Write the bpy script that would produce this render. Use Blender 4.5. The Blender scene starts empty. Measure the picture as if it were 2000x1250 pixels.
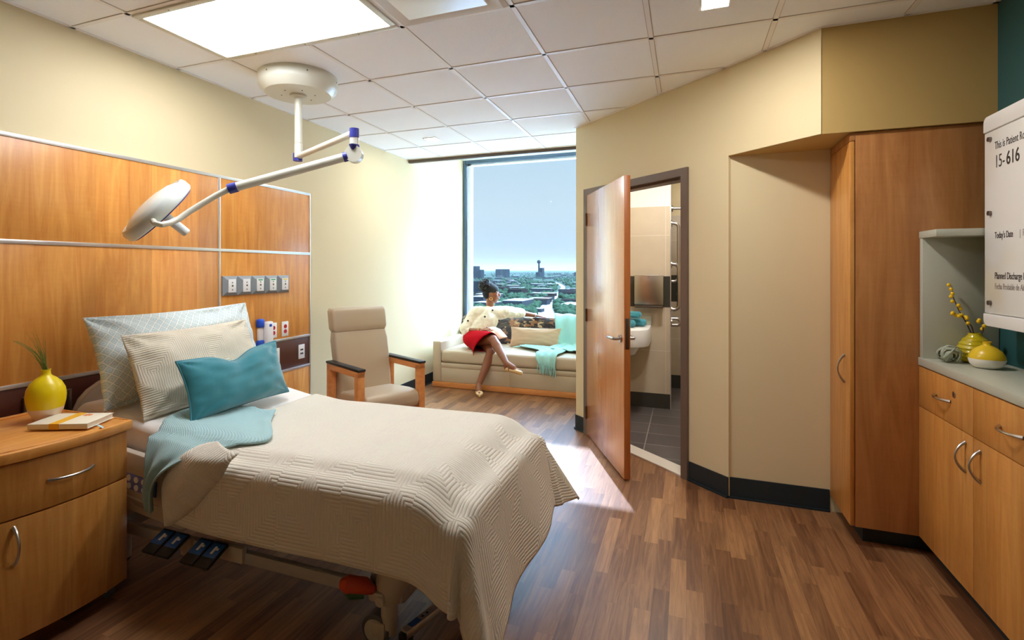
import bpy, bmesh, math, random
from mathutils import Vector, Matrix, noise
random.seed(7)
PI = math.pi
S = bpy.context.scene
COL = S.collection

# ------------------------------------------------------------------ camera, sky, sun, exposure
CAM_H = 1.447
CEIL = 2.73
cd = bpy.data.cameras.new('camera')
cam = bpy.data.objects.new('camera', cd)
COL.objects.link(cam)
cam.location = (0, 0, CAM_H)
cam.rotation_euler = (PI / 2, 0, math.radians(20.8))
cd.sensor_fit = 'HORIZONTAL'
cd.sensor_width = 36.0
cd.lens = 1015.0 / 2000.0 * 36.0
cd.shift_x = (1000 - 955) / 2000.0
cd.shift_y = -(625 - 526) / 2000.0
cd.clip_start = 0.05
cd.clip_end = 30000
S.camera = cam

S.view_settings.view_transform = 'Standard'
S.view_settings.look = 'None'
S.view_settings.exposure = 0.88
S.view_settings.gamma = 1.0
S.view_settings.use_curve_mapping = False
S.cycles.diffuse_bounces = 7
S.cycles.max_bounces = 14
S.cycles.transparent_max_bounces = 12
S.cycles.sample_clamp_indirect = 6.0

world = bpy.data.worlds.new('sky')
S.world = world
world.use_nodes = True
wn = world.node_tree
wn.nodes.clear()
w_out = wn.nodes.new('ShaderNodeOutputWorld')
w_bg = wn.nodes.new('ShaderNodeBackground')
w_tc = wn.nodes.new('ShaderNodeTexCoord')
w_sep = wn.nodes.new('ShaderNodeSeparateXYZ')
w_ramp = wn.nodes.new('ShaderNodeValToRGB')
wn.links.new(w_tc.outputs['Generated'], w_sep.inputs[0])
wn.links.new(w_sep.outputs['Z'], w_ramp.inputs[0])
wn.links.new(w_ramp.outputs[0], w_bg.inputs[0])
wn.links.new(w_bg.outputs[0], w_out.inputs[0])
cr = w_ramp.color_ramp
cr.elements[0].position = 0.0
cr.elements[0].color = (0.62, 0.74, 0.84, 1)
cr.elements[1].position = 0.75
cr.elements[1].color = (4.6, 7.0, 10.2, 1)
e = cr.elements.new(0.05); e.color = (0.60, 0.75, 0.88, 1)
e = cr.elements.new(0.11); e.color = (0.64, 0.79, 0.90, 1)
e = cr.elements.new(0.22); e.color = (0.56, 0.74, 0.89, 1)
e = cr.elements.new(0.31); e.color = (4.8, 7.0, 10.2, 1)
# added fill: unseen high sky brightened away from the sun, lights the room
def w_math(op, a, b=None):
    n = wn.nodes.new('ShaderNodeMath'); n.operation = op
    for i, v in enumerate((a, b)):
        if v is None: continue
        if isinstance(v, (int, float)): n.inputs[i].default_value = v
        else: wn.links.new(v, n.inputs[i])
    return n.outputs[0]
def w_map(v, lo, hi):
    n = wn.nodes.new('ShaderNodeMapRange'); n.interpolation_type = 'SMOOTHSTEP'
    n.inputs['From Min'].default_value = lo; n.inputs['From Max'].default_value = hi
    wn.links.new(v, n.inputs[0]); return n.outputs[0]
SKY_FILL = 5.0
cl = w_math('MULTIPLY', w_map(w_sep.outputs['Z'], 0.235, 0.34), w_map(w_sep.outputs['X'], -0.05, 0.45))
cl = w_math('MULTIPLY', cl, SKY_FILL)
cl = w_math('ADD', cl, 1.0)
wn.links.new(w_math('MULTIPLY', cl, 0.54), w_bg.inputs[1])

sd = bpy.data.lights.new('sun', 'SUN')
sun = bpy.data.objects.new('sun', sd)
COL.objects.link(sun)
sd.energy = 5.0
sd.angle = math.radians(0.55)
sd.color = (0.80, 0.90, 1.15)
SUN_E = math.radians(35.1)
SUN_D = Vector((0.3997 * math.cos(SUN_E), -0.9166 * math.cos(SUN_E), -math.sin(SUN_E)))
sun.rotation_euler = SUN_D.to_track_quat('-Z', 'Y').to_euler()
sun.location = (-4, 12, 8)

# ------------------------------------------------------------------ helpers
def srgb(r, g, b):
    def f(c):
        c /= 255.0
        return c / 12.92 if c <= 0.04045 else ((c + 0.055) / 1.055) ** 2.4
    return (f(r), f(g), f(b))

class MB:
    """collects shapes in one bmesh"""
    def __init__(self):
        self.bm = bmesh.new()
        self.mi = 0
        self.uv = None
    def _end(self, before):
        for f in self.bm.faces:
            if f not in before:
                f.material_index = self.mi
    def add(self, fn):
        b = set(self.bm.faces)
        fn()
        self._end(b)
        return self
    def box(self, c, s, bev=0.0, M=None, seg=2):
        t = bmesh.new()
        bmesh.ops.create_cube(t, size=1.0)
        for v in t.verts:
            v.co = Vector((v.co.x * s[0], v.co.y * s[1], v.co.z * s[2]))
        if bev > 0:
            bmesh.ops.bevel(t, geom=list(t.edges), offset=min(bev, min(s) * 0.49), segments=seg, affect='EDGES', profile=0.5)
        mat = Matrix.Translation(Vector(c)) @ (M.to_4x4() if M is not None else Matrix())
        t.transform(mat)
        self.merge(t)
        return self
    def bx(self, x0, x1, y0, y1, z0, z1, bev=0.0, seg=2):
        return self.box(((x0 + x1) / 2, (y0 + y1) / 2, (z0 + z1) / 2), (abs(x1 - x0), abs(y1 - y0), abs(z1 - z0)), bev, None, seg)
    def merge(self, t):
        me = bpy.data.meshes.new('tmp')
        for f in t.faces:
            f.material_index = self.mi
        t.to_mesh(me)
        t.free()
        self.bm.from_mesh(me)
        bpy.data.meshes.remove(me)
    def loft(self, rings, cap=True, closed=True):
        t = bmesh.new()
        vs = [[t.verts.new(p) for p in r] for r in rings]
        n = len(rings[0])
        for i in range(len(rings) - 1):
            for j in range(n if closed else n - 1):
                k = (j + 1) % n
                try:
                    t.faces.new((vs[i][j], vs[i][k], vs[i + 1][k], vs[i + 1][j]))
                except ValueError:
                    pass
        if cap and closed:
            t.faces.new(vs[0][::-1])
            t.faces.new(vs[-1])
        bmesh.ops.recalc_face_normals(t, faces=list(t.faces))
        self.merge(t)
        return self
    def tube(self, pts, r, seg=12, cap=True, closed=False):
        pts = [Vector(p) for p in pts]
        n = len(pts)
        rs = r if isinstance(r, (list, tuple)) else [r] * n
        rings = []
        prev = None
        for i, p in enumerate(pts):
            if closed:
                d = pts[(i + 1) % n] - pts[i - 1]
            else:
                d = pts[min(i + 1, n - 1)] - pts[max(i - 1, 0)]
            if d.length < 1e-9:
                d = Vector((0, 0, 1))
            d.normalize()
            if prev is None:
                a = Vector((0, 0, 1)) if abs(d.z) < 0.9 else Vector((1, 0, 0))
                u = d.cross(a).normalized()
            else:
                u = (prev - d * prev.dot(d))
                u = u.normalized() if u.length > 1e-6 else d.orthogonal().normalized()
            prev = u
            w = d.cross(u)
            rings.append([p + (u * math.cos(2 * PI * k / seg) + w * math.sin(2 * PI * k / seg)) * rs[i] for k in range(seg)])
        if closed:
            rings.append(rings[0])
            return self.loft(rings, cap=False)
        return self.loft(rings, cap=cap)
    def cyl(self, p0, p1, r0, r1=None, seg=24):
        return self.tube([p0, p1], [r0, r0 if r1 is None else r1], seg)
    def lathe(self, prof, c=(0, 0, 0), seg=32, M=None, sx=1.0, sy=1.0):
        c = Vector(c)
        rings = []
        for (r, z) in prof:
            ring = []
            for k in range(seg):
                a = 2 * PI * k / seg
                v = Vector((max(r, 1e-5) * math.cos(a) * sx, max(r, 1e-5) * math.sin(a) * sy, z))
                if M is not None:
                    v = M @ v
                ring.append(c + v)
            rings.append(ring)
        return self.loft(rings, cap=True)
    def prism(self, poly, z0, z1, bev=0.0):
        t = bmesh.new()
        a = [t.verts.new((p[0], p[1], z0)) for p in poly]
        b = [t.verts.new((p[0], p[1], z1)) for p in poly]
        n = len(poly)
        t.faces.new(a[::-1])
        t.faces.new(b)
        for i in range(n):
            t.faces.new((a[i], a[(i + 1) % n], b[(i + 1) % n], b[i]))
        bmesh.ops.recalc_face_normals(t, faces=list(t.faces))
        if bev > 0:
            bmesh.ops.bevel(t, geom=list(t.edges), offset=bev, segments=2, affect='EDGES', profile=0.5)
        self.merge(t)
        return self
    def grid(self, rows, uvs=None, flip=False):
        """open sheet from rows of points; uvs same layout"""
        if self.uv is None and uvs is not None:
            self.uv = self.bm.loops.layers.uv.new('UVMap')
        vs = [[self.bm.verts.new(p) for p in r] for r in rows]
        for i in range(len(rows) - 1):
            for j in range(len(rows[0]) - 1):
                q = [(i, j), (i, j + 1), (i + 1, j + 1), (i + 1, j)]
                if flip:
                    q = q[::-1]
                f = self.bm.faces.new([vs[a][b] for a, b in q])
                f.material_index = self.mi
                if uvs is not None:
                    for lp, (a, b) in zip(f.loops, q):
                        lp[self.uv].uv = uvs[a][b]
        return self
    def ell(self, c, r, M=None, seg=20):
        t = bmesh.new()
        bmesh.ops.create_uvsphere(t, u_segments=seg, v_segments=max(8, seg // 2), radius=1.0)
        for v in t.verts:
            v.co = Vector((v.co.x * r[0], v.co.y * r[1], v.co.z * r[2]))
        t.transform(Matrix.Translation(Vector(c)) @ (M.to_4x4() if M is not None else Matrix()))
        self.merge(t)
        return self
    def caps(self, p0, p1, r0, r1, seg=14):
        """tapered capsule"""
        p0 = Vector(p0); p1 = Vector(p1)
        self.tube([p0, p1], [r0, r1], seg)
        self.ell(p0, (r0,) * 3, None, seg)
        self.ell(p1, (r1,) * 3, None, seg)
        return self
    def build(self, name, mats, parent=None, smooth=35, local=False, M=None):
        me = bpy.data.meshes.new(name)
        if M is not None:
            self.bm.transform(M)
        if parent is not None and not local:
            mw = parent.matrix_basis.copy()
            if parent.parent is not None:
                mw = parent.parent.matrix_basis @ mw
            self.bm.transform(mw.inverted())
        self.bm.to_mesh(me)
        self.bm.free()
        for m in (mats if isinstance(mats, (list, tuple)) else [mats]):
            me.materials.append(m)
        if smooth:
            me.polygons.foreach_set('use_smooth', [True] * len(me.polygons))
            if smooth < 180:
                me.set_sharp_from_angle(angle=math.radians(smooth))
        o = bpy.data.objects.new(name, me)
        COL.objects.link(o)
        if parent is not None:
            o.parent = parent
        return o

def tag(o, label=None, cat=None, group=None, kind=None):
    if label: o['label'] = label
    if cat: o['category'] = cat
    if group: o['group'] = group
    if kind: o['kind'] = kind
    return o

def thing(name, loc, label, cat, rz=0.0, group=None, kind=None):
    o = bpy.data.objects.new(name, None)
    o.empty_display_size = 0.05
    COL.objects.link(o)
    o.location = loc
    o.rotation_euler = (0, 0, rz)
    o.matrix_basis = Matrix.Translation(Vector(loc)) @ Matrix.Rotation(rz, 4, 'Z')
    return tag(o, label, cat, group, kind)

def copy_thing(o, loc=None, label=None, rz=None):
    c = o.copy(); COL.objects.link(c)
    if loc is not None: c.location = loc
    if rz is not None: c.rotation_euler = (0, 0, rz)
    if label: c['label'] = label
    for ch in list(o.children):
        k = ch.copy(); COL.objects.link(k); k.parent = c
        for g in list(ch.children):
            q = g.copy(); COL.objects.link(q); q.parent = k
    return c

# ------------------------------------------------------------------ materials
def new_mat(name):
    m = bpy.data.materials.new(name)
    m.use_nodes = True
    nt = m.node_tree
    b = nt.nodes['Principled BSDF']
    return m, nt, b

def plain(name, col, rough=0.5, metal=0.0, spec=0.5, bump=0.0, bscale=200.0, coat=0.0, sheen=0.0, var=0.0, vscale=6.0):
    m, nt, b = new_mat(name)
    b.inputs['Base Color'].default_value = (*col, 1)
    b.inputs['Roughness'].default_value = rough
    b.inputs['Metallic'].default_value = metal
    b.inputs['Specular IOR Level'].default_value = spec
    b.inputs['Coat Weight'].default_value = coat
    b.inputs['Sheen Weight'].default_value = sheen
    tc = nt.nodes.new('ShaderNodeTexCoord')
    if bump > 0:
        n = nt.nodes.new('ShaderNodeTexNoise')
        n.inputs['Scale'].default_value = bscale
        n.inputs['Detail'].default_value = 3
        bp = nt.nodes.new('ShaderNodeBump')
        bp.inputs['Strength'].default_value = bump
        bp.inputs['Distance'].default_value = 0.002
        nt.links.new(tc.outputs['Object'], n.inputs['Vector'])
        nt.links.new(n.outputs[0], bp.inputs['Height'])
        nt.links.new(bp.outputs[0], b.inputs['Normal'])
    if var > 0:
        n2 = nt.nodes.new('ShaderNodeTexNoise')
        n2.inputs['Scale'].default_value = vscale
        n2.inputs['Detail'].default_value = 4
        mx = nt.nodes.new('ShaderNodeMix'); mx.data_type = 'RGBA'
        mx.inputs[6].default_value = (*[c * (1 - var) for c in col], 1)
        mx.inputs[7].default_value = (*[min(1, c * (1 + var)) for c in col], 1)
        nt.links.new(tc.outputs['Object'], n2.inputs['Vector'])
        nt.links.new(n2.outputs[0], mx.inputs[0])
        nt.links.new(mx.outputs[2], b.inputs['Base Color'])
    return m

def emis(name, col, s):
    m, nt, b = new_mat(name)
    b.inputs['Base Color'].default_value = (0.8, 0.8, 0.8, 1)
    b.inputs['Emission Color'].default_value = (*col, 1)
    b.inputs['Emission Strength'].default_value = s
    return m

def wood(name, dark, light, grain_axis='Z', rough=0.35, scale=1.0, coat=0.0, planks=0.0, across='Y'):
    """veneer: long streaks along grain_axis, fine pores, optional board-to-board tint"""
    m, nt, b = new_mat(name)
    L = nt.links.new
    tc = nt.nodes.new('ShaderNodeTexCoord')
    mp = nt.nodes.new('ShaderNodeMapping')
    s = {'X': (0.9, 9, 9), 'Y': (9, 0.9, 9), 'Z': (9, 9, 0.9)}[grain_axis]
    mp.inputs['Scale'].default_value = tuple(v * scale for v in s)
    L(tc.outputs['Object'], mp.inputs['Vector'])
    n1 = nt.nodes.new('ShaderNodeTexNoise')
    n1.inputs['Scale'].default_value = 1.6
    n1.inputs['Detail'].default_value = 6
    n1.inputs['Roughness'].default_value = 0.62
    n1.inputs['Distortion'].default_value = 1.4
    L(mp.outputs[0], n1.inputs['Vector'])
    mp2 = nt.nodes.new('ShaderNodeMapping')
    s2 = {'X': (3, 60, 60), 'Y': (60, 3, 60), 'Z': (60, 60, 3)}[grain_axis]
    mp2.inputs['Scale'].default_value = tuple(v * scale for v in s2)
    L(tc.outputs['Object'], mp2.inputs['Vector'])
    n2 = nt.nodes.new('ShaderNodeTexNoise')
    n2.inputs['Scale'].default_value = 2.0
    n2.inputs['Detail'].default_value = 3
    L(mp2.outputs[0], n2.inputs['Vector'])
    # cross-grain figure (short flecks)
    mp3 = nt.nodes.new('ShaderNodeMapping')
    s3 = {'X': (70, 8, 8), 'Y': (8, 70, 8), 'Z': (8, 8, 70)}[grain_axis]
    mp3.inputs['Scale'].default_value = tuple(v * scale for v in s3)
    L(tc.outputs['Object'], mp3.inputs['Vector'])
    n3 = nt.nodes.new('ShaderNodeTexNoise')
    n3.inputs['Scale'].default_value = 1.2
    n3.inputs['Detail'].default_value = 2
    L(mp3.outputs[0], n3.inputs['Vector'])
    a = nt.nodes.new('ShaderNodeMath'); a.operation = 'MULTIPLY_ADD'
    a.inputs[1].default_value = 0.16
    L(n2.outputs[0], a.inputs[0]); L(n1.outputs[0], a.inputs[2])
    a2 = nt.nodes.new('ShaderNodeMath'); a2.operation = 'MULTIPLY_ADD'
    a2.inputs[1].default_value = 0.10
    L(n3.outputs[0], a2.inputs[0]); L(a.outputs[0], a2.inputs[2])
    rp = nt.nodes.new('ShaderNodeValToRGB')
    rp.color_ramp.elements[0].position = 0.40
    rp.color_ramp.elements[0].color = (*dark, 1)
    rp.color_ramp.elements[1].position = 0.86
    rp.color_ramp.elements[1].color = (*light, 1)
    L(a2.outputs[0], rp.inputs[0])
    src = rp.outputs[0]
    if planks > 0:
        sp = nt.nodes.new('ShaderNodeSeparateXYZ')
        L(tc.outputs['Object'], sp.inputs[0])
        dv = nt.nodes.new('ShaderNodeMath'); dv.operation = 'DIVIDE'; dv.inputs[1].default_value = planks
        L(sp.outputs[across], dv.inputs[0])
        fl = nt.nodes.new('ShaderNodeMath'); fl.operation = 'FLOOR'
        L(dv.outputs[0], fl.inputs[0])
        wh = nt.nodes.new('ShaderNodeTexWhiteNoise'); wh.noise_dimensions = '1D'
        L(fl.outputs[0], wh.inputs['W'])
        mr = nt.nodes.new('ShaderNodeMapRange')
        mr.inputs['To Min'].default_value = 0.88; mr.inputs['To Max'].default_value = 1.10
        L(wh.outputs[0], mr.inputs[0])
        hs = nt.nodes.new('ShaderNodeHueSaturation')
        L(mr.outputs[0], hs.inputs['Value']); L(src, hs.inputs['Color'])
        src = hs.outputs[0]
    L(src, b.inputs['Base Color'])
    b.inputs['Roughness'].default_value = rough
    b.inputs['Coat Weight'].default_value = coat
    b.inputs['Coat Roughness'].default_value = 0.25
    return m

def floor_mat():
    m, nt, b = new_mat('vinyl_plank')
    L = nt.links.new
    tc = nt.nodes.new('ShaderNodeTexCoord')
    mp = nt.nodes.new('ShaderNodeMapping')
    mp.inputs['Rotation'].default_value = (0, 0, PI / 2)
    L(tc.outputs['Object'], mp.inputs['Vector'])
    def brick(off, w, h):
        bt = nt.nodes.new('ShaderNodeTexBrick')
        bt.inputs['Scale'].default_value = 1.0
        bt.inputs['Brick Width'].default_value = w
        bt.inputs['Row Height'].default_value = h
        bt.inputs['Mortar Size'].default_value = 0.0006
        bt.inputs['Mortar Smooth'].default_value = 0.2
        bt.inputs['Bias'].default_value = 0.0
        bt.offset = 0.37; bt.offset_frequency = 2; bt.squash = 1.25; bt.squash_frequency = 3
        bt.inputs['Color1'].default_value = (0, 0, 0, 1)
        bt.inputs['Color2'].default_value = (1, 1, 1, 1)
        bt.inputs['Mortar'].default_value = (0.2, 0.2, 0.2, 1)
        L(mp.outputs[0], bt.inputs['Vector'])
        return bt
    bt = brick(0.4, 0.46, 0.070)
    mp2 = nt.nodes.new('ShaderNodeMapping')
    mp2.inputs['Scale'].default_value = (26, 1.6, 1)
    L(tc.outputs['Object'], mp2.inputs['Vector'])
    # shift the grain from plank to plank
    addv = nt.nodes.new('ShaderNodeVectorMath'); addv.operation = 'MULTIPLY_ADD'
    addv.inputs[1].default_value = (31, 17, 9)
    L(bt.outputs[0], addv.inputs[0]); L(mp2.outputs[0], addv.inputs[2])
    n1 = nt.nodes.new('ShaderNodeTexNoise')
    n1.inputs['Scale'].default_value = 1.3; n1.inputs['Detail'].default_value = 7
    n1.inputs['Roughness'].default_value = 0.66; n1.inputs['Distortion'].default_value = 1.2
    L(addv.outputs[0], n1.inputs['Vector'])
    mix = nt.nodes.new('ShaderNodeMath'); mix.operation = 'MULTIPLY_ADD'
    mix.inputs[1].default_value = 0.30
    L(bt.outputs[0], mix.inputs[0])
    sc = nt.nodes.new('ShaderNodeMath'); sc.operation = 'MULTIPLY'; sc.inputs[1].default_value = 0.85
    L(n1.outputs[0], sc.inputs[0]); L(sc.outputs[0], mix.inputs[2])
    rp = nt.nodes.new('ShaderNodeValToRGB')
    rp.color_ramp.elements[0].position = 0.22
    rp.color_ramp.elements[0].color = (*srgb(70, 41, 28), 1)
    rp.color_ramp.elements[1].position = 0.85
    rp.color_ramp.elements[1].color = (*srgb(176, 128, 84), 1)
    e = rp.color_ramp.elements.new(0.5); e.color = (*srgb(118, 78, 50), 1)
    L(mix.outputs[0], rp.inputs[0])
    L(rp.outputs[0], b.inputs['Base Color'])
    b.inputs['Roughness'].default_value = 0.36
    b.inputs['Specular IOR Level'].default_value = 0.5
    bp = nt.nodes.new('ShaderNodeBump'); bp.inputs['Strength'].default_value = 0.12; bp.inputs['Distance'].default_value = 0.001
    L(n1.outputs[0], bp.inputs['Height']); L(bp.outputs[0], b.inputs['Normal'])
    return m

def tile_mat(name, c1, c2, grout, w, h, rough, axis='Z', offset=0.0, msize=0.004, loc=(0, 0, 0)):
    m, nt, b = new_mat(name)
    L = nt.links.new
    tc = nt.nodes.new('ShaderNodeTexCoord')
    mp = nt.nodes.new('ShaderNodeMapping')
    mp.inputs['Location'].default_value = loc
    if axis == 'Y':
        mp.inputs['Rotation'].default_value = (-PI / 2, 0, 0)
    L(tc.outputs['Object'], mp.inputs['Vector'])
    bt = nt.nodes.new('ShaderNodeTexBrick')
    bt.offset = offset
    bt.inputs['Scale'].default_value = 1.0
    bt.inputs['Brick Width'].default_value = w
    bt.inputs['Row Height'].default_value = h
    bt.inputs['Mortar Size'].default_value = msize
    bt.inputs['Color1'].default_value = (*c1, 1)
    bt.inputs['Color2'].default_value = (*c2, 1)
    bt.inputs['Mortar'].default_value = (*grout, 1)
    L(mp.outputs[0], bt.inputs['Vector'])
    n = nt.nodes.new('ShaderNodeTexNoise'); n.inputs['Scale'].default_value = 5; n.inputs['Detail'].default_value = 5
    L(tc.outputs['Object'], n.inputs['Vector'])
    mr = nt.nodes.new('ShaderNodeMapRange'); mr.inputs['To Min'].default_value = 0.85; mr.inputs['To Max'].default_value = 1.12
    L(n.outputs[0], mr.inputs[0])
    hs = nt.nodes.new('ShaderNodeHueSaturation')
    L(mr.outputs[0], hs.inputs['Value']); L(bt.outputs[0], hs.inputs['Color'])
    L(hs.outputs[0], b.inputs['Base Color'])
    b.inputs['Roughness'].default_value = rough
    return m

def math_node(nt, op, a, b=None, c=None):
    n = nt.nodes.new('ShaderNodeMath'); n.operation = op
    for i, v in enumerate((a, b, c)):
        if v is None: continue
        if isinstance(v, (int, float)): n.inputs[i].default_value = v
        else: nt.links.new(v, n.inputs[i])
    return n.outputs[0]

def quilt_mat(name, col, cell=0.30, pitch=0.0145, depth=0.006):
    """concentric-square stitching on UV (metres)"""
    m, nt, b = new_mat(name)
    L = nt.links.new
    uv = nt.nodes.new('ShaderNodeUVMap')
    sp = nt.nodes.new('ShaderNodeSeparateXYZ')
    L(uv.outputs[0], sp.inputs[0])
    def tri(s, off):
        q = math_node(nt, 'ADD', s, off)
        q = math_node(nt, 'PINGPONG', q, cell / 2)
        return q
    u = tri(sp.outputs[0], 0.0); v = tri(sp.outputs[1], 0.0)
    t1 = math_node(nt, 'MAXIMUM', u, v)
    u2 = tri(sp.outputs[0], cell / 4 * 1.0); v2 = tri(sp.outputs[1], cell / 2)
    t2 = math_node(nt, 'MINIMUM', u2, v2)
    # alternate the two layouts in big checkers
    ck = nt.nodes.new('ShaderNodeTexChecker'); ck.inputs['Scale'].default_value = 1.0 / cell
    L(uv.outputs[0], ck.inputs['Vector'])
    mx = nt.nodes.new('ShaderNodeMix'); mx.data_type = 'FLOAT'
    L(ck.outputs['Fac'], mx.inputs[0]); L(t1, mx.inputs[2]); L(t2, mx.inputs[3])
    ph = math_node(nt, 'MULTIPLY', mx.outputs[0], PI / pitch)
    s = math_node(nt, 'SINE', ph)
    s = math_node(nt, 'ABSOLUTE', s)
    s = math_node(nt, 'POWER', s, 0.6)
    n = nt.nodes.new('ShaderNodeTexNoise'); n.inputs['Scale'].default_value = 220; n.inputs['Detail'].default_value = 3
    L(uv.outputs[0], n.inputs['Vector'])
    h = math_node(nt, 'MULTIPLY_ADD', n.outputs[0], 0.5, s)
    bp = nt.nodes.new('ShaderNodeBump'); bp.inputs['Strength'].default_value = 0.55; bp.inputs['Distance'].default_value = depth
    L(h, bp.inputs['Height']); L(bp.outputs[0], b.inputs['Normal'])
    b.inputs['Base Color'].default_value = (*col, 1)
    b.inputs['Roughness'].default_value = 0.85
    b.inputs['Sheen Weight'].default_value = 0.15
    b.inputs['Specular IOR Level'].default_value = 0.2
    return m

def waffle_mat(name, c1, c2, pitch=0.012, depth=0.004):
    m, nt, b = new_mat(name)
    L = nt.links.new
    uv = nt.nodes.new('ShaderNodeUVMap')
    sp = nt.nodes.new('ShaderNodeSeparateXYZ'); L(uv.outputs[0], sp.inputs[0])
    s = math_node(nt, 'SINE', math_node(nt, 'MULTIPLY', sp.outputs[0], 2 * PI / pitch))
    t = math_node(nt, 'SINE', math_node(nt, 'MULTIPLY', sp.outputs[1], 2 * PI / pitch))
    h = math_node(nt, 'MULTIPLY', s, t)
    h = math_node(nt, 'MULTIPLY_ADD', h, 0.5, 0.5)
    bp = nt.nodes.new('ShaderNodeBump'); bp.inputs['Strength'].default_value = 0.7; bp.inputs['Distance'].default_value = depth
    L(h, bp.inputs['Height']); L(bp.outputs[0], b.inputs['Normal'])
    mx = nt.nodes.new('ShaderNodeMix'); mx.data_type = 'RGBA'
    mx.inputs[6].default_value = (*c1, 1); mx.inputs[7].default_value = (*c2, 1)
    L(h, mx.inputs[0]); L(mx.outputs[2], b.inputs['Base Color'])
    b.inputs['Roughness'].default_value = 0.9
    b.inputs['Sheen Weight'].default_value = 0.2
    b.inputs['Specular IOR Level'].default_value = 0.15
    return m

def lattice_mat(name, ground, line, pitch=0.045):
    """pale printed diamond lattice with a dot in each cell"""
    m, nt, b = new_mat(name)
    L = nt.links.new
    uv = nt.nodes.new('ShaderNodeUVMap')
    sp = nt.nodes.new('ShaderNodeSeparateXYZ'); L(uv.outputs[0], sp.inputs[0])
    a = math_node(nt, 'ADD', sp.outputs[0], sp.outputs[1])
    c = math_node(nt, 'SUBTRACT', sp.outputs[0], sp.outputs[1])
    pa = math_node(nt, 'PINGPONG', a, pitch / 2); pc = math_node(nt, 'PINGPONG', c, pitch / 2)
    l1 = math_node(nt, 'LESS_THAN', math_node(nt, 'MINIMUM', pa, pc), pitch * 0.07)
    da = math_node(nt, 'SUBTRACT', pa, pitch / 2); dc = math_node(nt, 'SUBTRACT', pc, pitch / 2)
    rr = math_node(nt, 'SQRT', math_node(nt, 'ADD', math_node(nt, 'MULTIPLY', da, da), math_node(nt, 'MULTIPLY', dc, dc)))
    ring = math_node(nt, 'LESS_THAN', math_node(nt, 'ABSOLUTE', math_node(nt, 'SUBTRACT', rr, pitch * 0.22)), pitch * 0.05)
    f = math_node(nt, 'MAXIMUM', l1, math_node(nt, 'MULTIPLY', ring, 0.6))
    mx = nt.nodes.new('ShaderNodeMix'); mx.data_type = 'RGBA'
    mx.inputs[6].default_value = (*ground, 1); mx.inputs[7].default_value = (*line, 1)
    L(f, mx.inputs[0]); L(mx.outputs[2], b.inputs['Base Color'])
    b.inputs['Roughness'].default_value = 0.85
    b.inputs['Specular IOR Level'].default_value = 0.2
    return m

M = {}
M['paint'] = plain('cream_paint', srgb(224, 207, 166), 0.7, bump=0.08, bscale=300)
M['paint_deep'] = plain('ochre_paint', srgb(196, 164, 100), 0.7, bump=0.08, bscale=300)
M['paint_white'] = plain('white_paint', srgb(240, 240, 236), 0.7)
M['teal'] = plain('teal_paint', srgb(42, 90, 90), 0.6, bump=0.05)
M['ceil'] = plain('acoustic_tile', srgb(250, 250, 250), 0.9, bump=0.5, bscale=160, var=0.02, vscale=3)
M['grid'] = plain('grid_white', srgb(244, 240, 236), 0.5)
M['joint'] = plain('tile_joint', srgb(186, 176, 168), 0.9)
M['floor'] = floor_mat()
M['base'] = plain('rubber_base', srgb(30, 44, 50), 0.45)
M['maple'] = wood('maple_panel', srgb(202, 124, 46), srgb(236, 168, 82), 'Z', 0.38, 1.0, coat=0.15, planks=0.16, across='Y')
M['maple_x'] = wood('maple_case', srgb(190, 122, 52), srgb(226, 164, 88), 'Z', 0.36, 1.0, coat=0.1, planks=0.14, across='Y')
M['maple_end'] = wood('maple_end', srgb(158, 100, 52), srgb(194, 136, 80), 'Z', 0.36, 0.8, coat=0.1)
M['maple_h'] = wood('maple_flat', srgb(200, 126, 48), srgb(236, 172, 92), 'Y', 0.3, 1.0, coat=0.25)
M['cherry'] = wood('cherry_rail', srgb(206, 128, 66), srgb(230, 160, 96), 'X', 0.38)
M['door'] = wood('door_veneer', srgb(204, 128, 68), srgb(228, 158, 94), 'Z', 0.25, 1.0, coat=1.0)
M['door'].node_tree.nodes['Principled BSDF'].inputs['Coat IOR'].default_value = 2.0
M['dooredge'] = wood('door_edge', srgb(170, 96, 42), srgb(200, 122, 62), 'Z', 0.4)
M['darkband'] = plain('dark_laminate', srgb(82, 40, 28), 0.3, spec=0.6)
M['alu'] = plain('aluminium', srgb(214, 214, 214), 0.32, 0.85)
M['steel'] = plain('brushed_steel', srgb(190, 186, 182), 0.28, 1.0)
M['steel_d'] = plain('dark_steel', srgb(120, 112, 106), 0.35, 1.0)
M['frame'] = plain('bronze_frame', srgb(112, 96, 84), 0.45)
M['solid'] = plain('solid_surface', srgb(190, 192, 176), 0.4, var=0.03, vscale=90)
M['white'] = plain('white_plastic', srgb(240, 240, 238), 0.35)
M['offwhite'] = plain('enamel', srgb(214, 212, 196), 0.32, spec=0.6)
M['lampwhite'] = plain('lamp_shell', srgb(222, 228, 222), 0.28, spec=0.6)
M['navy'] = plain('blue_plastic', srgb(46, 52, 140), 0.4)
M['blue'] = plain('bright_blue', srgb(20, 80, 200), 0.35)
M['pedal_blue'] = plain('pedal_blue', srgb(40, 96, 170), 0.4)
M['grey'] = plain('grey_plastic', srgb(140, 148, 152), 0.4)
M['black'] = plain('black_plastic', srgb(26, 26, 30), 0.45)
M['rubber'] = plain('caster_rubber', srgb(92, 92, 98), 0.5)
M['beige'] = plain('bed_plastic', srgb(196, 184, 168), 0.42)
M['bedgrey'] = plain('bed_frame', srgb(176, 170, 166), 0.45)
M['red'] = plain('receptacle_red', srgb(206, 30, 40), 0.4)
M['orange'] = plain('brake_orange', srgb(196, 66, 30), 0.4)
M['green'] = plain('brake_green', srgb(52, 96, 60), 0.45)
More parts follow.
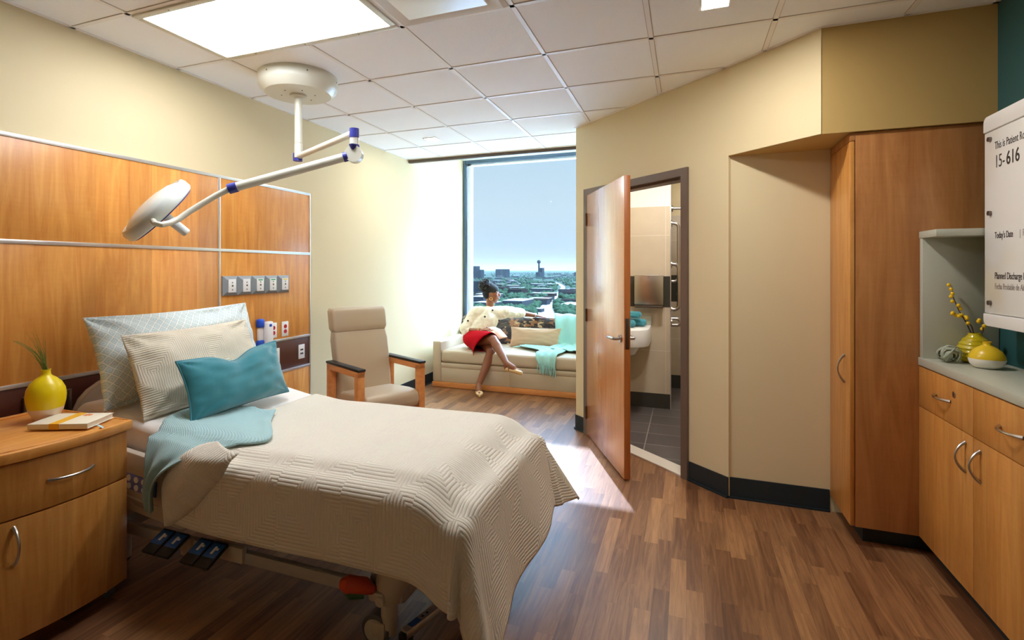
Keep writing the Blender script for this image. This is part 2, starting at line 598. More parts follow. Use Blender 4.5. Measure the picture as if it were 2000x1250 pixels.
M['sheet'] = plain('sheet_cotton', srgb(238, 234, 228), 0.85, bump=0.1, bscale=400, sheen=0.1)
M['quilt'] = quilt_mat('quilt_cotton', srgb(232, 224, 208))
M['sham'] = quilt_mat('sham_cotton', srgb(228, 218, 196), 0.40, 0.011, 0.005)
M['throw'] = waffle_mat('throw_cotton', srgb(150, 190, 196), srgb(192, 222, 222))
M['aqua'] = plain('aqua_knit', srgb(160, 214, 208), 0.9, bump=0.4, bscale=500, sheen=0.3)
M['lattice'] = lattice_mat('lattice_print', srgb(196, 214, 216), srgb(240, 240, 232))
M['tealvelvet'] = plain('teal_velvet', srgb(38, 132, 146), 0.75, sheen=0.6, var=0.08, vscale=5)
M['vinyl'] = plain('taupe_vinyl', srgb(190, 170, 142), 0.42, bump=0.06, bscale=500)
M['vinyl_sofa'] = plain('sofa_vinyl', srgb(196, 178, 152), 0.4, bump=0.05, bscale=500)
M['linen'] = plain('tan_linen', srgb(200, 170, 138), 0.9, bump=0.4, bscale=700, sheen=0.1)
M['yellow'] = plain('yellow_glaze', srgb(236, 206, 24), 0.25, coat=0.3)
M['olive'] = plain('olive_glaze', srgb(196, 176, 20), 0.18, coat=0.5)
M['cream'] = plain('unglazed_cream', srgb(236, 222, 202), 0.55)
M['paper'] = plain('paper', srgb(246, 238, 220), 0.7)
M['band'] = plain('orange_band', srgb(240, 180, 40), 0.6)
M['grass'] = plain('dry_grass', srgb(112, 128, 52), 0.6)
M['twig'] = plain('twig', srgb(72, 52, 40), 0.7)
M['berry'] = plain('yellow_berry', srgb(240, 196, 20), 0.35)
M['airplant'] = plain('air_plant', srgb(168, 176, 158), 0.8)
M['skin'] = plain('brown_skin', srgb(142, 88, 60), 0.42, spec=0.45)
M['hair'] = plain('black_hair', srgb(20, 16, 18), 0.75, bump=1.0, bscale=120)
M['blouse'] = plain('cream_jacket', srgb(240, 230, 206), 0.8, bump=0.1, bscale=60)
M['skirt'] = plain('red_skirt', srgb(176, 2, 22), 0.9, spec=0.08)
M['shoe'] = plain('tan_shoe', srgb(222, 186, 132), 0.4)
M['gold'] = plain('gold', srgb(236, 200, 120), 0.25, 1.0)
M['button'] = plain('brown_button', srgb(70, 56, 44), 0.4)
M['mag'] = plain('magazine_cover', srgb(170, 60, 70), 0.35)
M['bathwall'] = tile_mat('beige_wall_tile', srgb(206, 192, 170), srgb(200, 186, 164), srgb(222, 212, 196), 0.6, 0.6, 0.3, 'Y', msize=0.003, loc=(0.2, 0, -0.03))
M['bathband'] = plain('dark_tile', srgb(62, 62, 56), 0.25, var=0.15)
M['bathfloor'] = tile_mat('slate_floor_tile', srgb(82, 76, 76), srgb(92, 86, 84), srgb(150, 142, 136), 0.30, 0.30, 0.4, 'Z', msize=0.004, loc=(0.02, 0.02, 0))
M['marble'] = plain('threshold_marble', srgb(226, 218, 204), 0.35, var=0.04)
M['towel'] = plain('teal_towel', srgb(60, 150, 168), 0.95, bump=1.0, bscale=500, sheen=0.4)
M['dark'] = plain('ink', srgb(62, 56, 54), 0.6)
M['ink2'] = plain('pale_ink', srgb(150, 140, 132), 0.6)
M['winframe'] = plain('window_frame', srgb(74, 96, 116), 0.4, 0.2)
M['jamb'] = plain('jamb_white', srgb(226, 234, 242), 0.5)
M['strip'] = plain('brown_trim', srgb(96, 80, 70), 0.5)

def board_mat():
    m, nt, b = new_mat('board_glass')
    L = nt.links.new
    tc = nt.nodes.new('ShaderNodeTexCoord')
    vo = nt.nodes.new('ShaderNodeTexNoise'); vo.inputs['Scale'].default_value = 3.0; vo.inputs['Detail'].default_value = 1
    L(tc.outputs['Object'], vo.inputs['Vector'])
    rp = nt.nodes.new('ShaderNodeValToRGB')
    rp.color_ramp.elements[0].position = 0.50; rp.color_ramp.elements[0].color = (*srgb(242, 243, 240), 1)
    rp.color_ramp.elements[1].position = 0.70; rp.color_ramp.elements[1].color = (*srgb(238, 231, 210), 1)
    L(vo.outputs[0], rp.inputs[0]); L(rp.outputs[0], b.inputs['Base Color'])
    b.inputs['Roughness'].default_value = 0.08
    return m
M['board'] = board_mat()

def sofa_pattern():
    m, nt, b = new_mat('leaf_upholstery')
    L = nt.links.new
    tc = nt.nodes.new('ShaderNodeTexCoord')
    mp = nt.nodes.new('ShaderNodeMapping'); mp.inputs['Rotation'].default_value = (0.3, 0.6, 0.2); mp.inputs['Scale'].default_value = (1, 1, 1.8)
    L(tc.outputs['Object'], mp.inputs['Vector'])
    v = nt.nodes.new('ShaderNodeTexVoronoi'); v.inputs['Scale'].default_value = 17; v.distance = 'MINKOWSKI'
    v.inputs['Exponent'].default_value = 0.6
    L(mp.outputs[0], v.inputs['Vector'])
    rp = nt.nodes.new('ShaderNodeValToRGB'); rp.color_ramp.interpolation = 'CONSTANT'
    els = [(0.0, srgb(46, 38, 38)), (0.38, srgb(150, 104, 70)), (0.52, srgb(74, 66, 58)), (0.64, srgb(196, 166, 128)), (0.74, srgb(58, 50, 52)), (0.88, srgb(120, 104, 84))]
    rp.color_ramp.elements[0].position = 0; rp.color_ramp.elements[0].color = (*els[0][1], 1)
    rp.color_ramp.elements[1].position = els[1][0]; rp.color_ramp.elements[1].color = (*els[1][1], 1)
    for p, c in els[2:]:
        x = rp.color_ramp.elements.new(p); x.color = (*c, 1)
    sp = nt.nodes.new('ShaderNodeSeparateColor'); L(v.outputs['Color'], sp.inputs[0])
    L(sp.outputs[0], rp.inputs[0]); L(rp.outputs[0], b.inputs['Base Color'])
    b.inputs['Roughness'].default_value = 0.8
    return m
M['leaf'] = sofa_pattern()

def glass_mat():
    m, nt, b = new_mat('window_glass')
    nt.nodes.remove(b)
    out = nt.nodes['Material Output']
    tr = nt.nodes.new('ShaderNodeBsdfTransparent'); tr.inputs[0].default_value = (0.96, 0.98, 0.985, 1)
    gl = nt.nodes.new('ShaderNodeBsdfGlossy'); gl.inputs['Roughness'].default_value = 0.0
    fr = nt.nodes.new('ShaderNodeFresnel'); fr.inputs[0].default_value = 1.08
    mx = nt.nodes.new('ShaderNodeMixShader')
    nt.links.new(fr.outputs[0], mx.inputs[0]); nt.links.new(tr.outputs[0], mx.inputs[1]); nt.links.new(gl.outputs[0], mx.inputs[2])
    nt.links.new(mx.outputs[0], out.inputs[0])
    return m
M['glass'] = glass_mat()

# ------------------------------------------------------------------ room shell
LW = -3.05
RW = 1.40
WY = 6.96
YB = -1.7
A = Vector((-0.936, 4.69)); Bc = Vector((0.25, 3.615)); Cc = Vector((0.67, 3.205))
def struct(name, mb, mat, label=None, cat=None, parent=None, smooth=35):
    o = mb.build(name, mat, parent, smooth)
    if parent is None:
        tag(o, label, cat, None, 'structure')
    return o

struct('floor', MB().bx(LW - 0.3, 1.7, YB - 0.2, WY + 0.2, -0.12, 0.0), M['floor'], 'dark brown wood plank floor of the patient room', 'floor')
struct('wall_left', MB().bx(LW - 0.15, LW, YB - 0.15, WY + 0.15, 0, 3.35), M['paint'], 'cream wall behind the bed head', 'wall')
struct('wall_back', MB().bx(LW, RW, YB - 0.15, YB, 0, CEIL), M['paint'], 'cream wall closing the room behind the viewpoint', 'wall')
struct('wall_right', MB().bx(RW, RW + 0.14, YB - 0.15, 3.75, 0, CEIL), M['teal'], 'dark teal wall behind the whiteboard', 'wall')
# diagonal wall with the bathroom opening; bulkhead above the alcove
dA = (Bc - A).normalized(); nA = Vector((-dA.y, dA.x))     # nA points away from the room
def wpt(s, out=0.0):
    p = A + dA * s - nA * out
    return p
TH = 0.125
LEN = (Bc - A).length
def wprism(mb, s0, s1, z0, z1, o0=0.0, o1=-TH):
    q = [wpt(s0, o0), wpt(s1, o0), wpt(s1, o1), wpt(s0, o1)]
    return mb.prism([(p.x, p.y) for p in q], z0, z1)
DS0, DS1, DTOP = 0.135, 1.285, 2.15
mb = MB()
wprism(mb, 0.0, DS0 + 0.03, 0, CEIL)
wprism(mb, DS1 - 0.03, LEN, 0, CEIL)
wprism(mb, DS0 + 0.03, DS1 - 0.03, DTOP - 0.03, CEIL)
struct('wall_diagonal', mb, M['paint'], 'khaki cream angled wall with the bathroom doorway', 'wall')
mb = MB().bx(0.25, RW, 3.63, 3.75, 0, CEIL)
struct('wall_recess', mb, M['paint'], 'khaki cream back wall of the shallow alcove', 'wall')
BZ = 2.165
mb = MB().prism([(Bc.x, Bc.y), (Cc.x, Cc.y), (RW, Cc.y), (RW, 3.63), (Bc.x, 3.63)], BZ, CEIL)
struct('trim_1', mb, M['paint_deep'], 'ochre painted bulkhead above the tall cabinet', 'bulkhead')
# skin of the diagonal face continues over the bulkhead
q = [Bc, Cc, Cc + Vector((-0.002, -0.004)), Bc + Vector((-0.003, -0.003))]
struct('wall_bulkhead', MB().prism([(p.x, p.y) for p in q], BZ + 0.001, CEIL), M['paint'], 'khaki cream angled face of the bulkhead', 'wall')
# niche wall right of the sofa (also the bathroom's left wall)
mb = MB().prism([(A.x, A.y), (A.x + 0.10, A.y + 0.09), (A.x + 0.10, WY), (A.x, WY)], 0, 3.3)
struct('wall_niche', mb, M['paint'], 'cream return wall at the end of the sofa', 'wall')
# window wall: sill part below, head above
mb = MB().bx(LW, A.x, WY, WY + 0.12, 0, 0.62).bx(LW, A.x, WY, WY + 0.12, 3.03, 3.35)
struct('wall_window', mb, M['paint_white'], 'white wall below and above the window', 'wall')
# ceiling
CE = 5.38
cp = [(LW, YB), (RW, YB), (RW, Cc.y), (Cc.x, Cc.y), (Bc.x, Bc.y), (A.x, A.y), (A.x, CE), (LW, CE)]
struct('ceiling', MB().prism(cp, CEIL, CEIL + 0.04), M['ceil'], 'white suspended ceiling of square acoustic tiles', 'ceiling')
struct('ceiling_pocket', MB().bx(LW, A.x, CE - 0.1, WY + 0.1, 3.30, 3.36).bx(LW, A.x, CE - 0.14, CE - 0.10, CEIL + 0.04, 3.36), M['paint_white'], 'white raised ceiling pocket in front of the window', 'ceiling')
struct('trim_2', MB().bx(LW + 0.001, A.x, CE - 0.015, CE + 0.03, 2.692, 2.735, 0.003), M['strip'], 'brown trim along the ceiling edge before the window', 'trim')
# T-bar grid
P = 0.6096
XS = [-0.792 + P * k for k in range(-3, 4)]
YS = [3.012 + P * k for k in range(-7, 5)]
def ceil_y_max(x):
    if x < A.x: return CE
    if x < Bc.x: return A.y + (x - A.x) * (Bc.y - A.y) / (Bc.x - A.x)
    if x < Cc.x: return Bc.y + (x - Bc.x) * (Cc.y - Bc.y) / (Cc.x - Bc.x)
    return Cc.y
def ceil_x_max(y):
    if y > A.y: return A.x
    if y > Bc.y: return A.x + (y - A.y) * (Bc.x - A.x) / (Bc.y - A.y)
    if y > Cc.y: return Bc.x + (y - Bc.y) * (Cc.x - Bc.x) / (Cc.y - Bc.y)
    return RW
g = MB(); j = MB()
for x in XS:
    if x > RW: continue
    g.bx(x - 0.012, x + 0.012, YB, ceil_y_max(x) - 0.01, CEIL - 0.004, CEIL + 0.002)
    for s in (-1, 1):
        j.bx(x + s * 0.0135 - 0.0015, x + s * 0.0135 + 0.0015, YB, ceil_y_max(x) - 0.01, CEIL - 0.0012, CEIL + 0.001)
for y in YS:
    g.bx(LW, ceil_x_max(y) - 0.01, y - 0.012, y + 0.012, CEIL - 0.004, CEIL + 0.002)
    for s in (-1, 1):
        j.bx(LW, ceil_x_max(y) - 0.01, y + s * 0.0135 - 0.0015, y + s * 0.0135 + 0.0015, CEIL - 0.0012, CEIL + 0.001)
for k in range(len(cp)):
    p = Vector(cp[k]); q = Vector(cp[(k + 1) % len(cp)])
    d = (q - p).normalized(); n = Vector((-d.y, d.x))
    w = [p, q, q + n * 0.022, p + n * 0.022]
    g.prism([(v.x, v.y) for v in w], CEIL - 0.004, CEIL + 0.002)
struct('trim_3', g, M['grid'], 'white metal grid between the ceiling tiles', 'ceiling grid')
struct('trim_4', j, M['joint'], 'fine dark joints around the ceiling tiles', 'ceiling grid')

# baseboards
def base_run(name, pts, label, h=0.13, t=0.008):
    mb = MB()
    for (p, q, n) in pts:
        p = Vector(p); q = Vector(q); n = Vector(n).normalized()
        w = [p, q, q + n * t, p + n * t]
        mb.prism([(v.x, v.y) for v in w], 0.0, h)
        w = [p, q, q + n * (t + 0.012), p + n * (t + 0.012)]
        mb.prism([(v.x, v.y) for v in w], 0.0, 0.012)
    struct(name, mb, M['base'], label, 'baseboard')
base_run('baseboard_left', [((LW, 3.66), (LW, WY), (1, 0))], 'dark rubber baseboard along the wall behind the armchair')
base_run('baseboard_diagonal', [(wpt(0.0), wpt(DS0), -nA), (wpt(DS1 + 0.005), wpt(LEN), -nA)], 'dark rubber baseboard of the angled wall')
base_run('baseboard_recess', [((Bc.x, 3.63), (0.80, 3.63), (0, -1))], 'dark rubber baseboard in the alcove')
base_run('baseboard_niche', [((A.x, A.y), (A.x, WY), (-1, 0))], 'dark rubber baseboard on the return wall beside the sofa')

# door frame
mb = MB()
JW = 0.055
wprism(mb, DS0, DS0 + JW, 0, DTOP, 0.02, -TH - 0.02)
wprism(mb, DS1 - JW, DS1, 0, DTOP, 0.02, -TH - 0.02)
wprism(mb, DS0 + JW, DS1 - JW, DTOP - JW, DTOP, 0.02, -TH - 0.02)
# stop
wprism(mb, DS0 + JW, DS0 + JW + 0.015, 0, DTOP - JW, -0.03, -TH)
wprism(mb, DS1 - JW - 0.015, DS1 - JW, 0, DTOP - JW, -0.03, -TH)
wprism(mb, DS0 + JW, DS1 - JW, DTOP - JW - 0.015, DTOP - JW, -0.03, -TH)
struct('trim_5', mb, M['frame'], 'brown metal door frame of the bathroom', 'door frame')
mb = MB(); wprism(mb, DS0 + JW, DS1 - JW, 0.0, 0.012, 0.01, -TH)
struct('trim_6', mb, M['marble'], 'pale stone threshold under the bathroom doorway', 'threshold')

# door leaf
hinge = wpt(DS0 + JW + 0.004, 0.03)
dv = Vector((-0.400, 3.648)) - hinge
dl = 0.985
ang = math.atan2(dv.y, dv.x)
door = thing('door_1', (hinge.x, hinge.y, 0.0), 'open wooden bathroom door with steel lever', 'door', ang, None, 'structure')
LZ0, LZ1 = 0.012, 2.09
mb = MB().bx(0, dl - 0.002, 0.002, 0.043, LZ0, LZ1, 0.001)
mb.build('door_leaf', M['door'], door, local=True)
MB().bx(dl - 0.0025, dl + 0.001, 0.0005, 0.0445, LZ0, LZ1, 0.0008).build('door_edge', M['dooredge'], door, local=True)
MB().bx(dl, dl + 0.003, 0.008, 0.037, 0.90, 1.11, 0.001).build('lock_plate', M['steel_d'], door, local=True)
for sgn, y0 in ((-1, 0.0), (1, 0.045)):
    mb = MB()
    hx = dl - 0.07
    mb.cyl((hx, y0, 0.965), (hx, y0 + sgn * 0.010, 0.965), 0.027, seg=24)
    mb.cyl((hx, y0 + sgn * 0.01, 0.965), (hx, y0 + sgn * 0.05, 0.965), 0.011, seg=14)
    mb.tube([(hx, y0 + sgn * 0.05, 0.965), (hx - 0.02, y0 + sgn * 0.058, 0.965), (hx - 0.11, y0 + sgn * 0.058, 0.965), (hx - 0.128, y0 + sgn * 0.045, 0.965)], 0.010, 12)
    mb.build('door_handle', M['steel'], door, local=True)
for hz in (0.20, 1.05, 1.88):
    mb = MB().cyl((-0.004, -0.008, hz - 0.055), (-0.004, -0.008, hz + 0.055), 0.009, seg=12)
    mb.bx(-0.03, 0.0, -0.004, 0.0, hz - 0.055, hz + 0.055)
    mb.build('hinge', M['steel_d'], door, local=True)

# window
win = thing('window_1', ((LW + A.x) / 2, WY + 0.04, 0.62), 'tall floor-to-ceiling style window overlooking the city', 'window', 0, None, 'structure')
mb = MB()
fz0, fz1 = 0.62, 3.03
mb.bx(LW + 0.002, LW + 0.045, WY - 0.005, WY + 0.07, fz0, fz1, 0.003)
mb.bx(A.x - 0.055, A.x - 0.002, WY - 0.005, WY + 0.07, fz0, fz1, 0.003)
mb.bx(LW + 0.05, A.x - 0.05, WY - 0.005, WY + 0.07, fz1 - 0.05, fz1, 0.003)
mb.bx(LW + 0.05, A.x - 0.05, WY - 0.005, WY + 0.07, fz0, fz0 + 0.05, 0.003)
mb.build('window_frame', M['winframe'], win)
mb = MB().bx(LW + 0.055, LW + 0.115, WY + 0.03, WY + 0.11, fz0 + 0.05, fz1 - 0.05, 0.003)
mb.bx(A.x - 0.115, A.x - 0.055, WY + 0.03, WY + 0.11, fz0 + 0.05, fz1 - 0.05, 0.003)
mb.bx(LW + 0.055, A.x - 0.055, WY + 0.03, WY + 0.11, fz1 - 0.075, fz1 - 0.05, 0.003)
mb.build('window_jamb', M['jamb'], win)
MB().bx(LW + 0.115, A.x - 0.115, WY + 0.060, WY + 0.068, fz0 + 0.05, fz1 - 0.075).build('window_pane', M['glass'], win, smooth=0)

# added unseen sunshade above the view: only trims the sun patch
fa = thing('sun_blocker', (-2.0, 11.0, 4.6), 'metal sunshade rail added out of view to shape the sun patch', 'blocker', 0, None, 'structure')
mb = MB().bx(-14, 10, 10.92, 11.08, 4.62, 5.16, 0.01).bx(-4.40, 10, 10.92, 11.08, 4.20, 4.63, 0.01)
mb.build('blocker_blade', M['alu'], fa)
mb = MB()
for x in (-13.6, 9.6):
    mb.bx(x - 0.1, x + 0.1, 7.2, 11.0, 4.8, 5.0)
mb.build('blocker_arm', M['alu'], fa)
#@@BATH
# ------------------------------------------------------------------ bathroom
BY = 5.68
struct('floor_bathroom', MB().prism([(wpt(0.13, -0.03).x, wpt(0.13, -0.03).y), (wpt(1.3, -0.03).x, wpt(1.3, -0.03).y), (1.3, 3.76), (1.3, 6.75), (A.x + 0.1, 6.75), (A.x + 0.1, A.y + 0.1)], 0.0005, 0.004), M['bathfloor'], 'dark slate tile floor of the bathroom', 'floor')
XP = -0.15
struct('wall_bathroom_partition', MB().bx(A.x + 0.1, XP, BY, BY + 0.12, 0.15, 2.1), M['bathwall'], 'beige tiled partition wall beside the shower', 'wall')
struct('wall_bathroom_upper', MB().bx(A.x + 0.1, XP, BY + 0.004, BY + 0.12, 2.1, 2.6), M['paint_white'], 'white painted wall above the bathroom tiles', 'wall')
struct('trim_8', MB().bx(A.x + 0.1, XP + 0.001, BY - 0.003, BY + 0.121, 1.055, 1.375), M['bathband'], 'dark tile band round the bathroom walls', 'tile band')
struct('trim_9', MB().bx(A.x + 0.1, XP + 0.002, BY - 0.004, BY + 0.122, 0.0, 0.155), M['bathband'], 'dark tile base of the bathroom partition', 'tile base')
struct('trim_10', MB().bx(XP - 0.006, XP + 0.003, BY - 0.005, BY + 0.0, 0.0, 2.11), M['alu'], 'thin metal edge strip at the partition end', 'edge strip')
mb = MB().bx(A.x + 0.1, 1.3, 6.72, 6.80, 0.16, 2.1)
struct('wall_shower', mb, M['bathwall'], 'beige tiled shower wall', 'wall')
struct('wall_shower_upper', MB().bx(A.x + 0.1, 1.3, 6.724, 6.80, 2.1, 2.6), M['paint'], 'cream wall above the shower tiles', 'wall')
struct('trim_11', MB().bx(A.x + 0.1, 1.3, 6.716, 6.80, 1.055, 1.375), M['bathband'], 'dark tile band of the shower wall', 'tile band')
struct('trim_12', MB().bx(A.x + 0.1, 1.3, 6.715, 6.80, 0.0, 0.16), M['bathband'], 'dark tile base of the shower wall', 'tile base')
struct('wall_bathroom_right', MB().bx(1.3, 1.38, 3.76, 6.80, 0, 2.6), M['bathwall'], 'tiled far side wall of the bathroom', 'wall')
struct('ceiling_bathroom', MB().prism([(A.x + 0.1, A.y + 0.12), (wpt(0.2, -TH).x, wpt(0.2, -TH).y), (wpt(LEN, -TH).x, wpt(LEN, -TH).y), (1.38, 3.76), (1.38, 6.8), (A.x + 0.1, 6.8)], 2.6, 2.64), M['paint_white'], 'white bathroom ceiling', 'ceiling')
# ceiling light in there
t = thing('bathroom_light', (-0.1, 4.75, 2.6), 'round flush ceiling light of the bathroom', 'ceiling light')
MB().lathe([(0.0, -0.0), (0.17, -0.0), (0.17, -0.02), (0.15, -0.03), (0.0, -0.03)], (-0.1, 4.75, 2.6)).build('light_rim', M['white'], t)
MB().lathe([(0.0, -0.028), (0.145, -0.028), (0.13, -0.05), (0.0, -0.06)], (-0.1, 4.75, 2.6)).build('diffuser', emis('bath_glow', (1, 0.98, 0.95), 62.0), t)
t = thing('shower_light', (0.2, 6.25, 2.6), 'small round ceiling light over the shower', 'ceiling light')
MB().lathe([(0.0, 0.0), (0.1, 0.0), (0.1, -0.015), (0.0, -0.015)], (0.2, 6.25, 2.6)).build('light_rim', M['white'], t)
MB().lathe([(0.0, -0.014), (0.085, -0.014), (0.07, -0.03), (0.0, -0.03)], (0.2, 6.25, 2.6)).build('diffuser', emis('shower_glow', (1, 0.96, 0.9), 30.0), t)

# paper towel dispenser
t = thing('paper_towel_dispenser', (-0.362, BY, 1.05), 'brushed steel paper towel dispenser on the dark tile band', 'dispenser')
MB().bx(-0.503, -0.221, BY - 0.10, BY - 0.003, 1.055, 1.385, 0.006).build('cabinet_body', M['steel_d'], t)
MB().bx(-0.505, -0.219, BY - 0.108, BY - 0.098, 1.085, 1.388, 0.004).build('front_cover', M['steel'], t)
MB().bx(-0.500, -0.224, BY - 0.112, BY - 0.09, 1.05, 1.072, 0.003).build('paper_slot', M['steel_d'], t)
MB().cyl((-0.362, BY - 0.114, 1.372), (-0.362, BY - 0.106, 1.372), 0.010).build('lock', M['steel'], t)

# vanity counter (rounded white basin top seen behind the door)
t = thing('vanity_sink', (-0.6, BY, 0.70), 'white wall-hung vanity basin behind the open door', 'sink')
pl = [(A.x + 0.1, BY - 0.006), (A.x + 0.1, BY - 0.56), (-0.62, BY - 0.56)]
for k in range(9):
    a = -PI / 2 + PI / 2 * k / 8
    pl.append((-0.50 + 0.16 * math.cos(a), BY - 0.36 + 0.20 * math.sin(a)))
pl += [(-0.34, BY - 0.006)]
MB().prism(pl, 0.695, 0.865, 0.012).build('basin_top', M['white'], t)
MB().bx(A.x + 0.1, -0.34, BY - 0.02, BY - 0.004, 0.866, 0.96, 0.003).build('backsplash', M['solid'], t)
MB().lathe([(0.0, -0.12), (0.14, -0.10), (0.2, 0.0), (0.0, 0.0)], (-0.62, BY - 0.3, 0.70)).build('bowl', M['white'], t)
def rolled_towel(p, d, r, L, label):
    t = MB()
    p = Vector(p); d = Vector(d).normalized(); n = Vector((-d.y, d.x, 0))
    # spiral roll
    rows = []
    for i in range(2):
        c = p + d * (L * i)
        rows.append([c + (n * math.cos(a) + Vector((0, 0, 1)) * math.sin(a)) * (r * (0.25 + 0.75 * a / (6 * PI))) for a in [k * 6 * PI / 54 for k in range(55)]])
    t.grid(rows)
    t.caps(p + d * 0.012, p + d * (L - 0.012), r * 0.90, r * 0.90)
    o = t.build('rolled_towel', M['towel'], None, 60)
    m = o.modifiers.new('thick', 'SOLIDIFY'); m.thickness = 0.006
    tag(o, label, 'towel', 'rolled towels on the vanity')
rolled_towel((-0.50, BY - 0.33, 0.907), (-0.55, 0.35, 0), 0.042, 0.22, 'teal rolled towel lying in front on the vanity basin')
rolled_towel((-0.40, BY - 0.19, 0.907), (-0.8, 0.1, 0), 0.042, 0.22, 'teal rolled towel lying behind the other one by the backsplash')
rolled_towel((-0.44, BY - 0.27, 0.990), (-0.7, 0.25, 0), 0.038, 0.20, 'teal rolled towel resting on top of the two others')

# grab bars and shower fittings on the shower side of the partition
def grab(name, pts, r, label, cat, flanges):
    t = thing(name, pts[0], label, cat, 0, 'stainless fittings by the shower')
    MB().tube(pts, r, 12).build('bar', M['steel'], t)
    for f in flanges:
        MB().cyl((XP + 0.002, f[0], f[1]), (XP + 0.012, f[0], f[1]), 0.036).build('flange', M['steel'], t)
    return t
gy = BY + 0.05
def loop(y, z0, z1, dx, r=0.05):
    x0 = XP + 0.004
    pts = [(x0, y, z1)]
    for k in range(6):
        a = PI / 2 * k / 5
        pts.append((x0 + dx - r + r * math.sin(a), y, z1 - r + r * math.cos(a)))
    for k in range(6):
        a = PI / 2 * k / 5
        pts.append((x0 + dx - r + r * math.cos(a), y, z0 + r - r * math.sin(a)))
    pts.append((x0, y, z0))
    return pts
grab('grab_bar', loop(BY + 0.04, 1.03, 1.50, 0.075), 0.019, 'steel vertical grab bar at door handle height on the partition end', 'grab bar', [(BY + 0.04, 1.03), (BY + 0.04, 1.50)])
grab('grab_bar', loop(BY + 0.09, 1.32, 1.93, 0.070), 0.016, 'tall steel grab bar above the other one by the shower', 'grab bar', [(BY + 0.09, 1.93)])
grab('grab_bar', loop(BY + 0.03, 0.87, 0.935, 0.085, 0.03), 0.017, 'low steel grab bar beneath the vertical bars', 'grab bar', [(BY + 0.03, 0.90)])
t = thing('curtain_rod', (XP, BY + 0.06, 2.08), 'steel shower curtain rod at the top of the tiles', 'curtain rod')
MB().cyl((XP + 0.01, BY + 0.06, 2.08), (1.298, BY + 0.06, 2.08), 0.014).build('rod', M['steel'], t)
MB().cyl((XP + 0.003, BY + 0.06, 2.08), (XP + 0.02, BY + 0.06, 2.08), 0.032).build('flange', M['steel'], t)
t = thing('hand_shower', (-0.03, 6.70, 1.1), 'chrome hand shower with a hanging hose on the shower wall', 'shower')
MB().cyl((-0.03, 6.70, 1.0), (-0.03, 6.70, 1.85), 0.010).build('slide_bar', M['steel'], t)
MB().tube([(-0.03, 6.66, 1.72), (-0.01, 6.60, 1.74), (0.03, 6.54, 1.70)], [0.014, 0.014, 0.035], 12).build('spray_head', M['steel'], t)
MB().tube([(-0.04, 6.62, 1.15 - 0.0), (-0.03, 6.58, 0.95), (-0.01, 6.57, 0.82), (0.02, 6.58, 0.80), (0.03, 6.6, 1.0), (0.02, 6.62, 1.4), (-0.01, 6.62, 1.7)], 0.008, 8).build('hose', M['steel'], t)
MB().cyl((-0.06, 6.705, 1.15), (-0.06, 6.66, 1.15), 0.05).build('valve', M['steel'], t)

# ------------------------------------------------------------------ ceiling fixtures
tx0, tx1, ty0, ty1 = XS[0] + 0.012, XS[2] - 0.012, YS[5] + 0.012, YS[6] - 0.012
t = thing('troffer_light', ((tx0 + tx1) / 2, (ty0 + ty1) / 2, CEIL), 'large bright rectangular ceiling light panel above the bed', 'ceiling light')
mb = MB()
fw = 0.035
mb.bx(tx0, tx1, ty0, ty0 + fw, CEIL - 0.014, CEIL - 0.001, 0.003).bx(tx0, tx1, ty1 - fw, ty1, CEIL - 0.014, CEIL - 0.001, 0.003)
mb.bx(tx0, tx0 + fw, ty0 + fw, ty1 - fw, CEIL - 0.014, CEIL - 0.001, 0.003).bx(tx1 - fw, tx1, ty0 + fw, ty1 - fw, CEIL - 0.014, CEIL - 0.001, 0.003)
mb.build('light_frame', M['offwhite'], t)
MB().bx(tx0 + fw, tx1 - fw, ty0 + fw, ty1 - fw, CEIL - 0.010, CEIL - 0.003).build('diffuser', emis('troffer_glow', (0.95, 0.98, 1.03), 9.5), t)
for (sx, sy) in ((0.2, 0), (0.5, 0), (0.8, 0), (0.2, 1), (0.5, 1), (0.8, 1)):
    px = tx0 + (tx1 - tx0) * sx; py = ty0 + 0.017 if sy == 0 else ty1 - 0.017
    MB().cyl((px, py, CEIL - 0.0155), (px, py, CEIL - 0.0135), 0.004, seg=8).build('screw', M['steel_d'], t)

def downlight(cx, cy, label, power, s=0.12):
    t = thing('square_downlight', (cx, cy, CEIL), label, 'ceiling light', 0, 'square recessed downlights')
    mb = MB(); f = 0.012; h = s / 2
    for a in ((-h - f, h + f, -h - f, -h), (-h - f, h + f, h, h + f), (-h - f, -h, -h, h), (h, h + f, -h, h)):
        mb.bx(cx + a[0], cx + a[1], cy + a[2], cy + a[3], CEIL - 0.006, CEIL - 0.0005, 0.001)
    mb.build('light_frame', M['white'], t)
    MB().bx(cx - h, cx + h, cy - h, cy + h, CEIL - 0.004, CEIL - 0.001).build('diffuser', emis('downlight_glow', (1, 0.95, 0.86), 16.0), t)
    ld = bpy.data.lights.new('downlight_lamp', 'AREA'); ld.shape = 'SQUARE'; ld.size = s; ld.energy = power; ld.color = (1.0, 0.97, 0.93)
    lo = bpy.data.objects.new('downlight_lamp', ld); COL.objects.link(lo); lo.parent = t
    lo.location = (0, 0, -0.012)
downlight(0.13, 2.71, 'square downlight in the ceiling in front of the ochre bulkhead', 9)
downlight(-2.34, 4.59, 'small square downlight in the ceiling near the window', 5)

